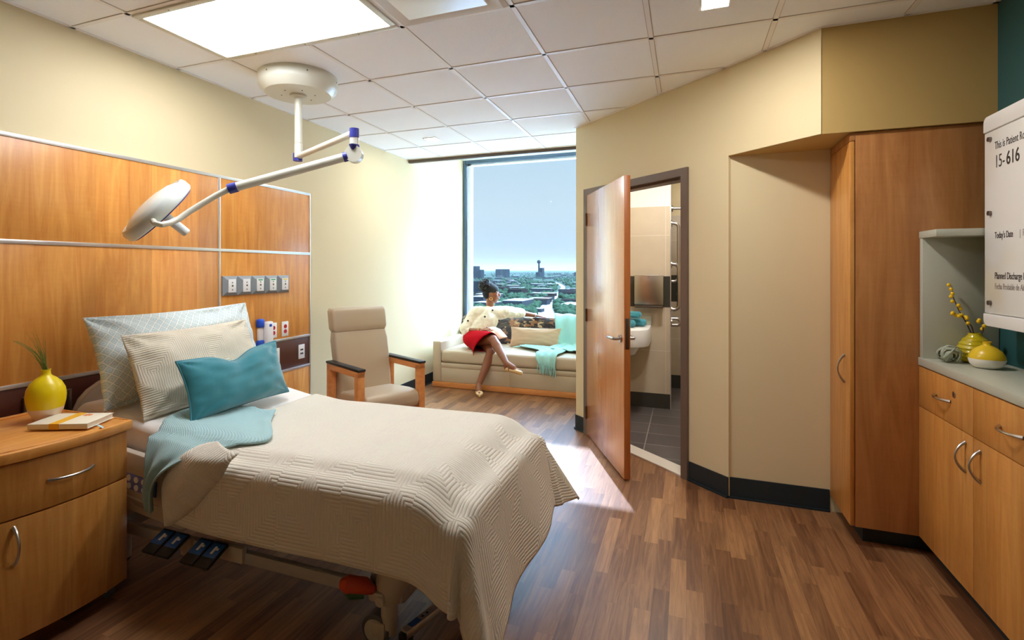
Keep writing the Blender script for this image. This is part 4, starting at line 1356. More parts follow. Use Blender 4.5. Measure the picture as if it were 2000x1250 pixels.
# ------------------------------------------------------------------ pillows
def pillow(name, c, right, up, w, h, t, mat, label, chop=0.0, wr=0.006, pinch=0.07, flange=0.0, piping=None, seed=0, n=36, sag=0.0):
    right = Vector(right).normalized(); up = Vector(up); up = (up - right * up.dot(right)).normalized()
    nrm = right.cross(up)
    c = Vector(c)
    mb = MB()
    def pt(u, v, side):
        x = w / 2 * u * (1 - pinch * (1 - v * v) * abs(u) ** 3)
        y = h / 2 * v * (1 - pinch * 1.3 * (1 - u * u) * abs(v) ** 3)
        e = max(0.0, 1 - abs(u) ** 2.6) ** 0.55 * max(0.0, 1 - abs(v) ** 2.6) ** 0.55
        y -= chop * math.exp(-(u / 0.28) ** 2) * max(0, v) ** 1.5
        y -= sag * (u * u) * (1 if v > 0 else 0) * v
        z = t / 2 * e
        q = Vector((u * 3 + seed, v * 3, side))
        z += wr * (noise.noise(q * 1.1) + 0.5 * noise.noise(q * 2.7)) * min(1, e * 3)
        z -= chop * 0.5 * math.exp(-(u / 0.16) ** 2) * max(0, v + 0.2) * e
        # radiating creases at the corners
        for (cu, cv) in ((1, 1), (-1, 1), (1, -1), (-1, -1)):
            du, dv_ = (cu - u), (cv - v)
            rr_ = math.hypot(du, dv_); an = math.atan2(dv_ * cv, du * cu)
            z += wr * 0.9 * math.sin(an * 9 + seed) * math.exp(-rr_ * 2.2) * min(1, e * 4)
        return c + right * x + up * y + nrm * (z * side)
    for side in (1, -1):
        rows = []; uvs = []
        for i in range(n + 1):
            v = math.sin(PI / 2 * (2 * i / n - 1))
            rows.append([pt(math.sin(PI / 2 * (2 * k / n - 1)), v, side) for k in range(n + 1)])
            uvs.append([(math.sin(PI / 2 * (2 * k / n - 1)) * w / 2, v * h / 2) for k in range(n + 1)])
        mb.grid(rows, uvs, flip=(side < 0))
    bmesh.ops.remove_doubles(mb.bm, verts=mb.bm.verts, dist=0.0004)
    edge = []
    for k in range(n): edge.append(pt(math.sin(PI / 2 * (2 * k / n - 1)), -1, 1))
    for k in range(n): edge.append(pt(1, math.sin(PI / 2 * (2 * k / n - 1)), 1))
    for k in range(n): edge.append(pt(math.sin(PI / 2 * (1 - 2 * k / n)), 1, 1))
    for k in range(n): edge.append(pt(-1, math.sin(PI / 2 * (1 - 2 * k / n)), 1))
    if piping is None:
        o = mb.build(name, mat, None, 180)
        return tag(o, label, 'pillow')
    root = thing(name, c, label, 'pillow')
    mb.build('cushion_cover', mat, root, 180)
    MB().tube(edge, piping[0], 8, closed=True).build('piping', piping[1], root, 180)
    return root
pillow('pillow', (-2.675, 2.165, 0.995), (0.0, 1, 0.015), (-0.30, 0, 0.95), 1.00, 0.47, 0.21, M['lattice'], 'large pale blue diamond print pillow at the back of the bed', wr=0.022, seed=1.0, pinch=0.05)
pillow('pillow', (-2.465, 2.085, 0.935), (0.03, 1, 0.02), (-0.36, 0, 0.93), 0.74, 0.43, 0.16, M['sham'], 'cream quilted pillow between the blue print and teal pillows', wr=0.014, seed=5.0, pinch=0.04)
pillow('pillow', (-2.225, 2.105, 0.87), (0.02, 1, 0.03), (-0.30, 0, 0.95), 0.63, 0.305, 0.15, M['tealvelvet'], 'teal velvet lumbar pillow in front on the bed', chop=0.045, wr=0.009, seed=9.0, pinch=0.07, piping=(0.0045, M['tealvelvet']))

# ------------------------------------------------------------------ nightstand
NX0, NX1 = -2.86, -2.335
NY0, NY1 = 1.115, 1.598
t = thing('nightstand', ((NX0 + NX1) / 2, (NY0 + NY1) / 2, 0), 'orange maple bedside cabinet on casters, a yellow vase on it', 'bedside cabinet')
def bow(y):
    s = (y - NY0) / (NY1 - NY0) * 2 - 1
    return 0.032 * (1 - s * s)
def bowed(x0, xf, y0, y1, n=10):
    return [(x0, y1), (x0, y0)] + [(xf + bow(y0 + (y1 - y0) * k / n), y0 + (y1 - y0) * k / n) for k in range(n + 1)]
MB().bx(NX0, NX1 - 0.005, NY0, NY1, 0.065, 0.735, 0.002).build('cabinet_body', M['maple_x'], t)
mb = MB().prism(bowed(NX0 - 0.01, NX1 + 0.022, NY0 - 0.012, NY1 + 0.012), 0.735, 0.775, 0.006)
mb.build('top', M['maple_h'], t)
mb = MB()
mb.bx(NX0 - 0.005, NX0 + 0.02, NY0, NY1, 0.774, 0.784, 0.003)
mb.tube([(NX1 + 0.0 + bow(NY0 + (NY1 - NY0) * k / 12), NY0 + 0.02 + (NY1 - NY0 - 0.04) * k / 12, 0.775) for k in range(13)], 0.005, 8)
mb.tube([(NX0, NY1 - 0.004, 0.775), (NX1 + 0.005, NY1 - 0.004, 0.775)], 0.005, 8)
mb.tube([(NX0, NY0 + 0.004, 0.775), (NX1 + 0.005, NY0 + 0.004, 0.775)], 0.005, 8)
mb.build('raised_edge', M['maple_h'], t)
DZ = 0.522
d = MB().prism(bowed(NX1 - 0.01, NX1, NY0 + 0.012, NY1 - 0.003), DZ + 0.003, 0.728, 0.0025).build('drawer', M['maple_x'], t)
def arch_handle(p0, p1, out, r=0.006, n=12):
    p0 = Vector(p0); p1 = Vector(p1); out = Vector(out)
    pts = []; rs = []
    for k in range(n + 1):
        s = k / n
        pts.append(p0.lerp(p1, s) + out * (math.sin(PI * s) ** 0.75))
        rs.append(r * (0.75 + 0.5 * abs(2 * s - 1) ** 2))
    return MB().tube(pts, rs, 10)
arch_handle((NX1 + 0.028, 1.272, 0.630), (NX1 + 0.03, 1.435, 0.632), (0.032, 0, 0)).build('handle', M['steel'], d)
d = MB().prism(bowed(NX1 - 0.01, NX1, NY0 + 0.012, NY1 - 0.003), 0.070, DZ - 0.003, 0.0025).build('door', M['maple_x'], t)
arch_handle((NX1 + 0.014, 1.170, 0.495), (NX1 + 0.014, 1.170, 0.355), (0.034, 0, 0)).build('handle', M['steel'], d)
for (x, y) in ((NX1 - 0.05, NY1 - 0.05), (NX1 - 0.05, NY0 + 0.05), (NX0 + 0.05, NY1 - 0.05), (NX0 + 0.05, NY0 + 0.05)):
    o = MB().cyl((x, y - 0.012, 0.024), (x, y + 0.012, 0.024), 0.024, seg=20).build('caster', M['rubber'], t)
    MB().bx(x - 0.012, x + 0.012, y - 0.018, y + 0.018, 0.03, 0.066, 0.003).build('caster_bracket', M['steel'], o)

def two_tone(name, top, bottom, z, wob=0.004):
    m, nt, b = new_mat(name)
    L = nt.links.new
    tc = nt.nodes.new('ShaderNodeTexCoord')
    sp = nt.nodes.new('ShaderNodeSeparateXYZ'); L(tc.outputs['Object'], sp.inputs[0])
    n = nt.nodes.new('ShaderNodeTexNoise'); n.inputs['Scale'].default_value = 14
    L(tc.outputs['Object'], n.inputs['Vector'])
    zz = math_node(nt, 'MULTIPLY_ADD', n.outputs[0], wob * 2, sp.outputs[2])
    g_ = math_node(nt, 'GREATER_THAN', zz, z + wob)
    mx = nt.nodes.new('ShaderNodeMix'); mx.data_type = 'RGBA'
    mx.inputs[6].default_value = (*bottom, 1); mx.inputs[7].default_value = (*top, 1)
    L(g_, mx.inputs[0]); L(mx.outputs[2], b.inputs['Base Color'])
    rg = math_node(nt, 'MULTIPLY_ADD', g_, -0.25, 0.55)
    L(rg, b.inputs['Roughness'])
    return m
VZ = 0.776
vc = Vector((-2.664, 1.462, VZ))
t = thing('vase', vc, 'tall yellow and cream dipped vase holding dry grass on the bedside cabinet', 'vase')
prof = [(0.0, 0.0), (0.034, 0.0), (0.044, 0.006), (0.062, 0.045), (0.071, 0.085), (0.073, 0.110), (0.069, 0.140), (0.056, 0.168), (0.036, 0.188), (0.022, 0.198), (0.0175, 0.206), (0.017, 0.220), (0.0185, 0.226), (0.014, 0.226), (0.0135, 0.205), (0.0, 0.200)]
MB().lathe(prof, vc, 48).build('vase_body', two_tone('vase_glaze', srgb(236, 208, 16), srgb(240, 222, 202), 0.058), t, smooth=60)
for k in range(26):
    a = random.uniform(0, 2 * PI); L_ = random.uniform(0.10, 0.20)
    lean = Vector((random.uniform(-0.03, 0.03), random.uniform(-0.075, 0.0), 0))
    if k % 5 == 0: lean = Vector((random.uniform(-0.02, 0.04), -0.12, 0)); L_ = 0.19
    b0 = vc + Vector((0.008 * math.cos(a), 0.008 * math.sin(a), 0.20))
    pts = [b0 + lean * (s ** 1.7) + UP * (L_ * s) * (1 if not k % 5 == 0 else 1 - 0.12 * s * s) for s in [i / 7 for i in range(8)]]
    MB().tube(pts, [0.0011 * (1 - 0.75 * i / 7) + 0.0002 for i in range(8)], 5).build('grass_blade', M['grass'], t)

# notebook with a paper band and ribbon
bc = Vector((-2.475, 1.470, VZ + 0.004))
bx_ = Vector((0.225, 0.10, 0)).normalized(); by_ = Vector((-bx_.y, bx_.x, 0))
c4 = [Vector((-2.555, 1.335, 0)), Vector((-2.325, 1.432, 0)), Vector((-2.428, 1.600, 0)), Vector((-2.662, 1.500, 0))]
bm_ = Matrix((bx_, by_, UP)).transposed()
cen = sum(c4, Vector()) / 4 + bx_ * 0.012 - by_ * 0.016
t = thing('notebook', (cen.x, cen.y, VZ), 'cream notebook with an orange paper band lying on the bedside cabinet', 'book')
zb = VZ + 0.005
MB().box((cen.x, cen.y, zb + 0.0125), (0.232, 0.160, 0.018), 0.001, bm_).build('pages', M['paper'], t)
MB().box((cen.x, cen.y, zb + 0.0225), (0.240, 0.166, 0.0022), 0.0008, bm_).box((cen.x, cen.y, zb + 0.0022), (0.240, 0.166, 0.0022), 0.0008, bm_).box(Vector((cen.x, cen.y, zb + 0.0122)) - by_ * 0.082, (0.240, 0.003, 0.022), 0.0008, bm_).build('cover', plain('book_cover', srgb(240, 232, 208), 0.5), t)
MB().box(Vector((cen.x, cen.y, zb + 0.0240)) - bx_ * 0.014, (0.040, 0.1665, 0.001), 0, bm_).box(Vector((cen.x, cen.y, zb + 0.0124)) - bx_ * 0.014 - by_ * 0.0842, (0.040, 0.0015, 0.0235), 0, bm_).build('paper_band', M['band'], t)
mb = MB()
for k in range(7):
    a = k * 2.4
    mb.ell(Vector((cen.x, cen.y, zb + 0.0238)) + bx_ * (0.03 + 0.012 * math.cos(a)) + by_ * (0.05 + 0.010 * math.sin(a)), (0.010, 0.006, 0.0009), Matrix.Rotation(a, 3, 'Z'), 10)
mb.build('cover_motif', plain('motif', srgb(236, 150, 90), 0.6), t)
rp_ = [Vector((cen.x, cen.y, zb + 0.010)) + bx_ * 0.11 + by_ * 0.0, ]
e0 = Vector((cen.x, cen.y, 0)) + bx_ * 0.124 - by_ * 0.055
rb = [[e0 + by_ * 0.006 + UP * (zb + 0.006), e0 - by_ * 0.006 + UP * (zb + 0.006)], [e0 + bx_ * 0.02 + by_ * 0.006 + UP * (zb + 0.009), e0 + bx_ * 0.02 - by_ * 0.006 + UP * (zb + 0.009)], [e0 + bx_ * 0.045 + by_ * 0.0 + UP * (zb - 0.001), e0 + bx_ * 0.045 - by_ * 0.012 + UP * (zb - 0.001)]]
MB().grid(rb).build('ribbon_marker', plain('ribbon', srgb(180, 220, 230), 0.6), t)
#@@RIGHT
# ------------------------------------------------------------------ tall wardrobe
TX0 = 0.803; TY0, TY1 = 3.222, 3.628
t = thing('wardrobe', ((TX0 + RW) / 2, (TY0 + TY1) / 2, 0), 'tall narrow maple wardrobe beside the alcove', 'wardrobe')
MB().bx(TX0 + 0.024, RW - 0.003, TY0, TY1, 0.10, BZ - 0.004, 0.0015).build('carcass', M['maple_end'], t)
d = MB().bx(TX0, TX0 + 0.020, TY0 + 0.001, TY1 - 0.003, 0.103, 2.118, 0.0015).build('door', M['maple_x'], t)
MB().bx(TX0 + 0.0005, TX0 + 0.0235, TY0 - 0.0, TY1, 2.121, BZ - 0.004, 0.001).build('top_filler', M['maple_end'], t)
arch_handle((TX0, 3.318, 0.835), (TX0, 3.318, 0.985), (-0.034, 0, 0)).build('handle', M['steel'], d)
MB().bx(TX0 + 0.075, RW - 0.01, TY0 + 0.075, TY1, 0.0, 0.10).build('toe_kick', M['base'], t)

# ------------------------------------------------------------------ base cabinets, worktop, niche panel
FX = 1.096
CT0, CT1 = 0.966, 1.005
def base_unit(y1, y0, label, lock, hs):
    t = thing('base_cabinet', ((FX + RW) / 2, (y0 + y1) / 2, 0), label, 'cabinet', 0, 'base cabinets under the worktop')
    MB().bx(FX + 0.022, RW - 0.003, y0 + 0.0005, y1 - 0.0005, 0.10, CT0 - 0.002, 0.0).build('carcass', M['maple_x'], t)
    d = MB().bx(FX, FX + 0.020, y0 + 0.0015, y1 - 0.0015, 0.763, CT0 - 0.006, 0.0015).build('drawer', M['maple_x'], t)
    yc = (y0 + y1) / 2
    arch_handle((FX, yc + 0.073, 0.860), (FX, yc - 0.073, 0.860), (-0.032, 0, 0)).build('handle', M['steel'], d)
    if lock:
        MB().cyl((FX - 0.003, yc - 0.105, 0.898), (FX + 0.001, yc - 0.105, 0.898), 0.014, seg=20).build('lock', M['steel'], d)
        MB().bx(FX - 0.0036, FX - 0.0028, yc - 0.1065, yc - 0.1035, 0.890, 0.906).build('keyhole', M['black'], d)
    d = MB().bx(FX, FX + 0.020, y0 + 0.0015, y1 - 0.0015, 0.103, 0.759, 0.0015).build('door', M['maple_x'], t)
    arch_handle((FX, hs, 0.597), (FX, hs, 0.722), (-0.036, 0, 0)).build('handle', M['steel'], d)
    MB().bx(FX + 0.07, RW - 0.01, y0, y1, 0.0, 0.10).build('toe_kick', M['base'], t)
CY = [3.220, 2.688, 2.156, 1.624, 1.092]
base_unit(CY[0], CY[1], 'maple base cabinet with a keyed drawer beside the wardrobe', True, 2.750)
base_unit(CY[1], CY[2], 'maple base cabinet without a lock, second from the wardrobe', False, 2.632)
base_unit(CY[2], CY[3], 'maple base cabinet beyond the picture edge, third from the wardrobe', False, 1.690)
t = thing('worktop', ((FX + RW) / 2, 2.4, CT0), 'grey-green solid surface worktop with a niche panel and shelf', 'worktop')
MB().bx(FX - 0.004, RW - 0.003, CY[3], 3.219, CT0, CT1, 0.003).build('countertop', M['solid'], t)
MB().bx(FX + 0.003, RW - 0.003, 3.185, 3.219, CT1, 1.604, 0.002).build('niche_panel', M['solid'], t)
MB().bx(FX + 0.0, RW - 0.003, 3.026, 3.219, 1.602, 1.636, 0.002).build('niche_shelf', M['solid'], t)

# ------------------------------------------------------------------ whiteboard
BXF = 1.272                     # front plane of the board
WY1, WY0 = 3.020, 2.30
t = thing('patient_whiteboard', ((BXF + RW) / 2, (WY0 + WY1) / 2, 1.2), 'white glass patient information board with printed headings on the teal wall', 'whiteboard')
def rail(z0, z1, up):
    r = 0.03
    y1, y0 = WY1, WY0
    if up:
        pl = [(y0, z0), (y1, z0)] + [(y1 - r + r * math.cos(a), z1 - r + r * math.sin(a)) for a in [PI / 2 * k / 6 for k in range(7)]] + [(y0, z1)]
    else:
        pl = [(y0, z1), (y1, z1)] + [(y1 - r + r * math.cos(a), z0 + r + r * math.sin(a)) for a in [-PI / 2 * k / 6 for k in range(7)]] + [(y0, z0)]
    return MB().prism(pl, BXF - 0.006, RW - 0.004, 0.004)
rail(2.065, 2.135, True).build('top_rail', M['white'], t, M=T)
rail(1.192, 1.247, False).build('bottom_rail', M['white'], t, M=T)
MB().bx(BXF + 0.012, RW - 0.004, WY0, WY1, 1.247, 2.065, 0.004).build('board_body', M['white'], t)
MB().bx(BXF, BXF + 0.008, WY0, WY1 - 0.001, 1.250, 2.062, 0.0015).build('glass_panel', M['board'], t)
for z in (1.297, 1.698, 2.099 - 0.055 + 0.055 - 0.0):
    zz = z if z < 2.0 else 2.028
    for yy in (2.968, 2.36):
        MB().cyl((BXF + 0.002, yy, zz), (BXF - 0.011, yy, zz), 0.0105, seg=20).build('standoff', M['steel_d'], t)

def lettering(s, y, z, size, mat, parent, name='lettering', bold=0.0, sx=0.64):
    cu = bpy.data.curves.new('txt', 'FONT')
    cu.body = s; cu.size = size; cu.extrude = 0.0003; cu.offset = bold
    ob = bpy.data.objects.new('txt', cu); COL.objects.link(ob)
    dg = bpy.context.evaluated_depsgraph_get(); dg.update()
    me = bpy.data.meshes.new_from_object(ob.evaluated_get(dg))
    bpy.data.objects.remove(ob)
    bpy.data.curves.remove(cu)
    # text x -> -Y (reading away from the wardrobe), text y -> Z, facing -X
    Mx = Matrix(((0, 0, -1, BXF - 0.0006), (-sx, 0, 0, y), (0, 1, 0, z), (0, 0, 0, 1)))
    me.transform(parent.matrix_basis.inverted() @ Mx)
    me.name = name
    me.materials.clear(); me.materials.append(mat)
    o = bpy.data.objects.new(name, me); COL.objects.link(o); o.parent = parent
    return o
LY = 2.935
lettering('This is Patient Room', LY, 1.975, 0.048, M['dark'], t)
lettering('15-', LY, 1.893, 0.080, M['dark'], t, sx=0.74)
lettering('616', LY - 0.088, 1.893, 0.080, M['dark'], t, bold=0.0012, sx=0.80)
lettering("Today's Date", LY, 1.583, 0.040, M['dark'], t, bold=0.0003)
lettering('|  Fecha de Hoy', LY - 0.183, 1.583, 0.040, M['ink2'], t)
lettering('Planned Discharge Date', LY, 1.405, 0.042, M['dark'], t, bold=0.0003)
lettering('Fecha Probable de Alta', LY, 1.360, 0.038, M['ink2'], t)

# ------------------------------------------------------------------ ornaments on the worktop
c = Vector((1.276, 3.114, CT1 + 0.001))
t = thing('ribbed_vase', c, 'ribbed olive yellow vase holding a berry branch in the niche', 'vase')
prof = [(0.0, 0.0), (0.040, 0.0), (0.050, 0.004)]
for k in range(49):
    s = k / 48
    r = 0.050 + 0.054 * math.sin(PI * min(1, 0.16 + s * 0.74)) ** 1.0
    r = 0.068 * math.sin(PI * (0.28 + 0.60 * s)) ** 0.8
    r += 0.0020 * math.sin(s * 2 * PI * 6)
    prof.append((r, 0.006 + 0.120 * s))
prof += [(0.026, 0.130), (0.026, 0.140), (0.023, 0.140), (0.022, 0.120), (0.0, 0.115)]
MB().lathe(prof, c, 48).build('vase_body', M['olive'], t, smooth=60)
br = [c + Vector((-0.005, 0.0, 0.115)), c + Vector((-0.030, 0.01, 0.19)), c + Vector((-0.052, 0.02, 0.24)), c + Vector((-0.072, 0.03, 0.31)), c + Vector((-0.074, 0.035, 0.36))]
tw_ = MB().tube(br, [0.003, 0.0028, 0.0024, 0.002, 0.0014], 8).build('branch', M['twig'], t)
br2 = [c + Vector((0.0, 0.0, 0.115)), c + Vector((-0.012, 0.0, 0.17)), c + Vector((-0.030, 0.01, 0.205)), c + Vector((-0.062, 0.0, 0.222)), c + Vector((-0.078, 0.0, 0.232))]
MB().tube(br2, [0.003, 0.0026, 0.0022, 0.0018, 0.0013], 8).build('branch', M['twig'], t)
br3 = [c + Vector((0.006, 0.0, 0.115)), c + Vector((0.026, -0.01, 0.15)), c + Vector((0.024, -0.01, 0.185)), c + Vector((0.010, 0.0, 0.202))]
MB().tube(br3, [0.003, 0.0026, 0.002, 0.0014], 8).build('branch', M['twig'], t)
def branch_berries(pl, n, r0):
    for i in range(n):
        s = 0.35 + 0.65 * i / max(1, n - 1)
        f = s * (len(pl) - 1); k = min(int(f), len(pl) - 2); p = pl[k].lerp(pl[k + 1], f - k)
        o = Vector((random.uniform(-0.010, 0.010), random.uniform(-0.008, 0.008), random.uniform(-0.004, 0.010)))
        MB().ell(p + o, (r0, r0, r0 * 1.08), None, 12).build('berry', M['berry'], t)
branch_berries(br, 9, 0.0085); branch_berries(br2, 7, 0.0085); branch_berries(br3, 4, 0.0085)

c = Vector((1.257, 2.964, CT1 + 0.001))
t = thing('squat_vase', c, 'squat yellow and white glazed vase at the front of the worktop', 'vase')
prof = [(0.0, 0.0), (0.052, 0.0), (0.066, 0.004), (0.084, 0.018), (0.0915, 0.038), (0.088, 0.056), (0.072, 0.076), (0.046, 0.092), (0.028, 0.099), (0.021, 0.104), (0.021, 0.116), (0.023, 0.118), (0.018, 0.118), (0.017, 0.100), (0.0, 0.096)]
prof = [(r_ * 0.70, z_) for r_, z_ in prof]
MB().lathe(prof, c, 56).build('vase_body', two_tone('squat_glaze', srgb(232, 196, 40), srgb(238, 234, 222), 0.042, 0.002), t, smooth=60)
# curled air plant: ribbon leaves wound into a loose ball
c = Vector((1.162, 3.080, CT1 + 0.040))
t = thing('air_plant', (c.x, c.y, CT1), 'grey-green curled air plant lying between the vases and the niche panel', 'plant')
for k in range(22):
    ax = Vector((random.uniform(-1, 1), random.uniform(-1, 1), random.uniform(-0.5, 0.9))).normalized()
    u_ = ax.orthogonal().normalized(); w_ = ax.cross(u_)
    a0 = random.uniform(0, 2 * PI); sp_ = random.uniform(2.2, 4.2); r0 = random.uniform(0.028, 0.038)
    rows = []
    for i in range(15):
        s = i / 14
        a = a0 + sp_ * s
        wd = 0.010 * (1 - 0.85 * s)
        p = c + Vector((0, 0, 0)) + (u_ * math.cos(a) + w_ * math.sin(a)) * r0 * (0.75 + 0.5 * s) 
        p.x = c.x + (p.x - c.x) * 1.25; p.y = c.y + (p.y - c.y) * 1.1
        p.z = max(p.z, CT1 + 0.006)
        off = ax * wd
        rows.append([p - off, p + (p - c).normalized() * wd * 0.35, p + off])
    o = MB().grid(rows).build('leaf', M['airplant'], t, 180)
    md = o.modifiers.new('thick', 'SOLIDIFY'); md.thickness = 0.002

# ------------------------------------------------------------------ armchair
CA = math.radians(-27)
t = thing('patient_armchair', (-2.475, 3.80, 0), 'taupe high-back armchair with wooden arms between the bed and the cream wall', 'armchair', CA)
def LB(*a, **k): return MB().bx(*a, **k)
for sgn in (-1, 1):
    y0, y1 = (0.255, 0.315) if sgn > 0 else (-0.315, -0.255)
    mb = MB().bx(0.215, 0.275, y0, y1, 0.0, 0.635, 0.003)
    mb.build('front_leg', M['cherry'], t, local=True)
    MB().bx(-0.275, -0.215, y0, y1, 0.0, 0.635, 0.003).build('rear_leg', M['cherry'], t, local=True)
    MB().bx(-0.275, 0.275, y0 + 0.0, y1 - 0.0, 0.600, 0.648, 0.003).build('arm_rail', M['cherry'], t, local=True)
    MB().bx(-0.285, 0.285, y0 - 0.004, y1 + 0.004, 0.648, 0.668, 0.006).build('arm_cap', M['black'], t, local=True)
    MB().bx(-0.215, 0.215, y0 + 0.015, y1 - 0.015, 0.26, 0.31, 0.003).build('side_stretcher', M['cherry'], t, local=True)
# seat: cushion with a rounded front
rings = []
for (x, zt, zb_) in ((-0.25, 0.400, 0.29), (-0.2, 0.412, 0.28), (0.0, 0.428, 0.28), (0.15, 0.438, 0.28), (0.235, 0.436, 0.285), (0.275, 0.42, 0.30), (0.285, 0.39, 0.33)):
    hw = 0.247
    pts = []
    r = 0.022
    for (cy, cz, a0) in ((hw - r, zt - r, 0), (-hw + r, zt - r, 90), (-hw + r, zb_ + r, 180), (hw - r, zb_ + r, 270)):
        for k in range(4):
            a = math.radians(a0 + 30 * k)
            pts.append((x, cy + r * math.cos(a), cz + r * math.sin(a)))
    rings.append(pts)
MB().loft(rings).build('seat', M['vinyl'], t, smooth=60, local=True)
def slab(z0, z1, th0, x0, lean, hw0, hw1, n=8, bulge=0.012):
    rings = []
    for i in range(n + 1):
        s = i / n; z = z0 + (z1 - z0) * s
        xc = x0 - lean * (z - 0.40)
        e = min(s, 1 - s) * n
        ins = 0.012 if e < 0.5 else 0.0
        hw = hw0 + (hw1 - hw0) * s - ins
        pts = []
        th = th0 - ins
        r = 0.02
        bl = bulge * math.sin(PI * s)
        for (cx_, cy_, a0) in ((xc + th / 2 - r + bl, hw - r, 0), (xc - th / 2 + r, hw - r, 90), (xc - th / 2 + r, -hw + r, 180), (xc + th / 2 - r + bl, -hw + r, 270)):
            for k in range(4):
                a = math.radians(a0 + 30 * k)
                pts.append((cx_ + r * math.cos(a), cy_ + r * math.sin(a), z))
        rings.append(pts)
    return MB().loft(rings)
slab(0.30, 0.905, 0.10, -0.205, 0.19, 0.245, 0.262).build('backrest', M['vinyl'], t, smooth=60, local=True)
slab(0.908, 1.105, 0.105, -0.205, 0.19, 0.262, 0.264, bulge=0.006).build('headrest', M['vinyl'], t, smooth=60, local=True)

# ------------------------------------------------------------------ sofa
SX0, SX1 = -2.935, -0.955
SY0, SY1 = 5.765, 6.86
t = thing('sleeper_sofa', ((SX0 + SX1) / 2, (SY0 + SY1) / 2, 0), 'long taupe vinyl sleeper sofa under the window', 'sofa')
MB().bx(SX0, SX1, SY0 - 0.012, SY1, 0.004, 0.066, 0.003).build('plinth', M['cherry'], t)
AX = SX0 + 0.112
MB().bx(SX0, AX, SY0 - 0.004, SY1 - 0.05, 0.066, 0.562, 0.018, 3).build('arm', M['vinyl_sofa'], t)
MB().bx(SX1 - 0.11, SX1, SY0 - 0.004, SY1 - 0.05, 0.066, 0.562, 0.018, 3).build('arm', M['vinyl_sofa'], t)
mx_ = -1.935
MB().bx(AX + 0.002, mx_ - 0.002, SY0, SY0 + 0.05, 0.068, 0.240, 0.006).build('drawer_front', M['vinyl_sofa'], t)
MB().bx(mx_ + 0.002, SX1 - 0.112, SY0, SY0 + 0.05, 0.068, 0.240, 0.006).build('drawer_front', M['vinyl_sofa'], t)
MB().bx(AX + 0.002, SX1 - 0.112, SY0 + 0.004, SY1 - 0.2, 0.07, 0.30).build('sofa_base', M['vinyl_sofa'], t)
MB().bx(AX + 0.002, SX1 - 0.112, SY0 - 0.004, SY0 + 0.30, 0.243, 0.302, 0.012).build('front_band', M['vinyl_sofa'], t)
MB().bx(AX + 0.002, SX1 - 0.112, SY0 - 0.012, SY1 - 0.30, 0.305, 0.455, 0.035, 4).build('seat', M['vinyl_sofa'], t)
# patterned back
rr = []
for i in range(9):
    s = i / 8; z = 0.40 + 0.405 * s
    y = 6.52 + 0.10 * s; th = 0.13
    e = min(s, 1 - s) * 8; ins = 0.02 if e < 0.5 else 0.0
    pts = []
    r = 0.03
    x0, x1 = AX - 0.095 + ins, SX1 - 0.02 - ins
    bl = 0.02 * math.sin(PI * s)
    for (cx_, cy_, a0) in ((x1 - r, y + th - r, 0), (x0 + r, y + th - r, 90), (x0 + r, y + r - bl + ins, 180), (x1 - r, y + r - bl + ins, 270)):
        for k in range(4):
            a = math.radians(a0 + 30 * k)
            pts.append((cx_ + r * math.cos(a), cy_ + r * math.sin(a), z))
    rr.append(pts)
MB().loft(rr).build('backrest', M['leaf'], t, smooth=60)
# window sill board behind the sofa
struct('trim_13', MB().bx(LW + 0.001, A.x - 0.001, SY1 + 0.0, WY - 0.006, 0.60, 0.64, 0.004), M['jamb'], 'pale window sill behind the sofa', 'window sill')

pillow('cushion', (-1.80, 6.385, 0.575), (0.98, 0.04, 0.0), (0.0, 0.30, 0.95), 0.66, 0.265, 0.13, M['linen'], 'tan linen lumbar cushion on the sofa seat', wr=0.006, seed=14.0, pinch=0.06)['category'] = 'cushion'

# aqua throw over the sofa back, running down and across the seat with a fringe
rows = []; uvs = []
def lerp3(c, t):
    f = t * (len(c) - 1); i = min(int(f), len(c) - 2); f -= i
    p0 = Vector(c[max(0, i - 1)]); p1 = Vector(c[i]); p2 = Vector(c[i + 1]); p3 = Vector(c[min(len(c) - 1, i + 2)])
    return 0.5 * ((2 * p1) + (p2 - p0) * f + (2 * p0 - 5 * p1 + 4 * p2 - p3) * f * f + (3 * p1 - p0 - 3 * p2 + p3) * f ** 3)
TL_ = [(-1.60, 6.78, 0.60), (-1.60, 6.76, 0.80), (-1.60, 6.66, 0.855), (-1.575, 6.55, 0.82), (-1.54, 6.46, 0.66), (-1.52, 6.40, 0.51), (-1.60, 6.25, 0.475), (-1.66, 6.12, 0.472)]
TR_ = [(-1.02, 6.78, 0.60), (-1.02, 6.76, 0.82), (-1.02, 6.66, 0.875), (-1.02, 6.54, 0.83), (-1.02, 6.44, 0.66), (-1.02, 6.38, 0.52), (-1.02, 6.20, 0.485), (-1.02, 6.02, 0.480)]
for i in range(49):
    s = i / 48
    l = lerp3(TL_, s); r_ = lerp3(TR_, s)
    row = []
    for k in range(37):
        q = k / 36
        p = l.lerp(r_, q)
        wv = math.sin(q * 21 + 1.5 * math.sin(s * 4)) * 0.016 + math.sin(q * 9 + s * 3) * 0.012
        if s < 0.72: p.y -= wv * 1.1 + 0.008; p.z += wv * 0.5
        else: p.z += abs(wv) * 0.9; p.x += 0.02 * math.sin(q * 15)
        row.append(p)
    rows.append(row); uvs.append([(k / 36, s) for k in range(37)])
thr = thing('fringed_throw', (-1.4, 6.3, 0.455), 'aqua knitted fringed throw over the sofa back and seat', 'throw')
o = MB().grid(rows, uvs).build('blanket_back', M['aqua'], thr, 180)
md = o.modifiers.new('thick', 'SOLIDIFY'); md.thickness = 0.010
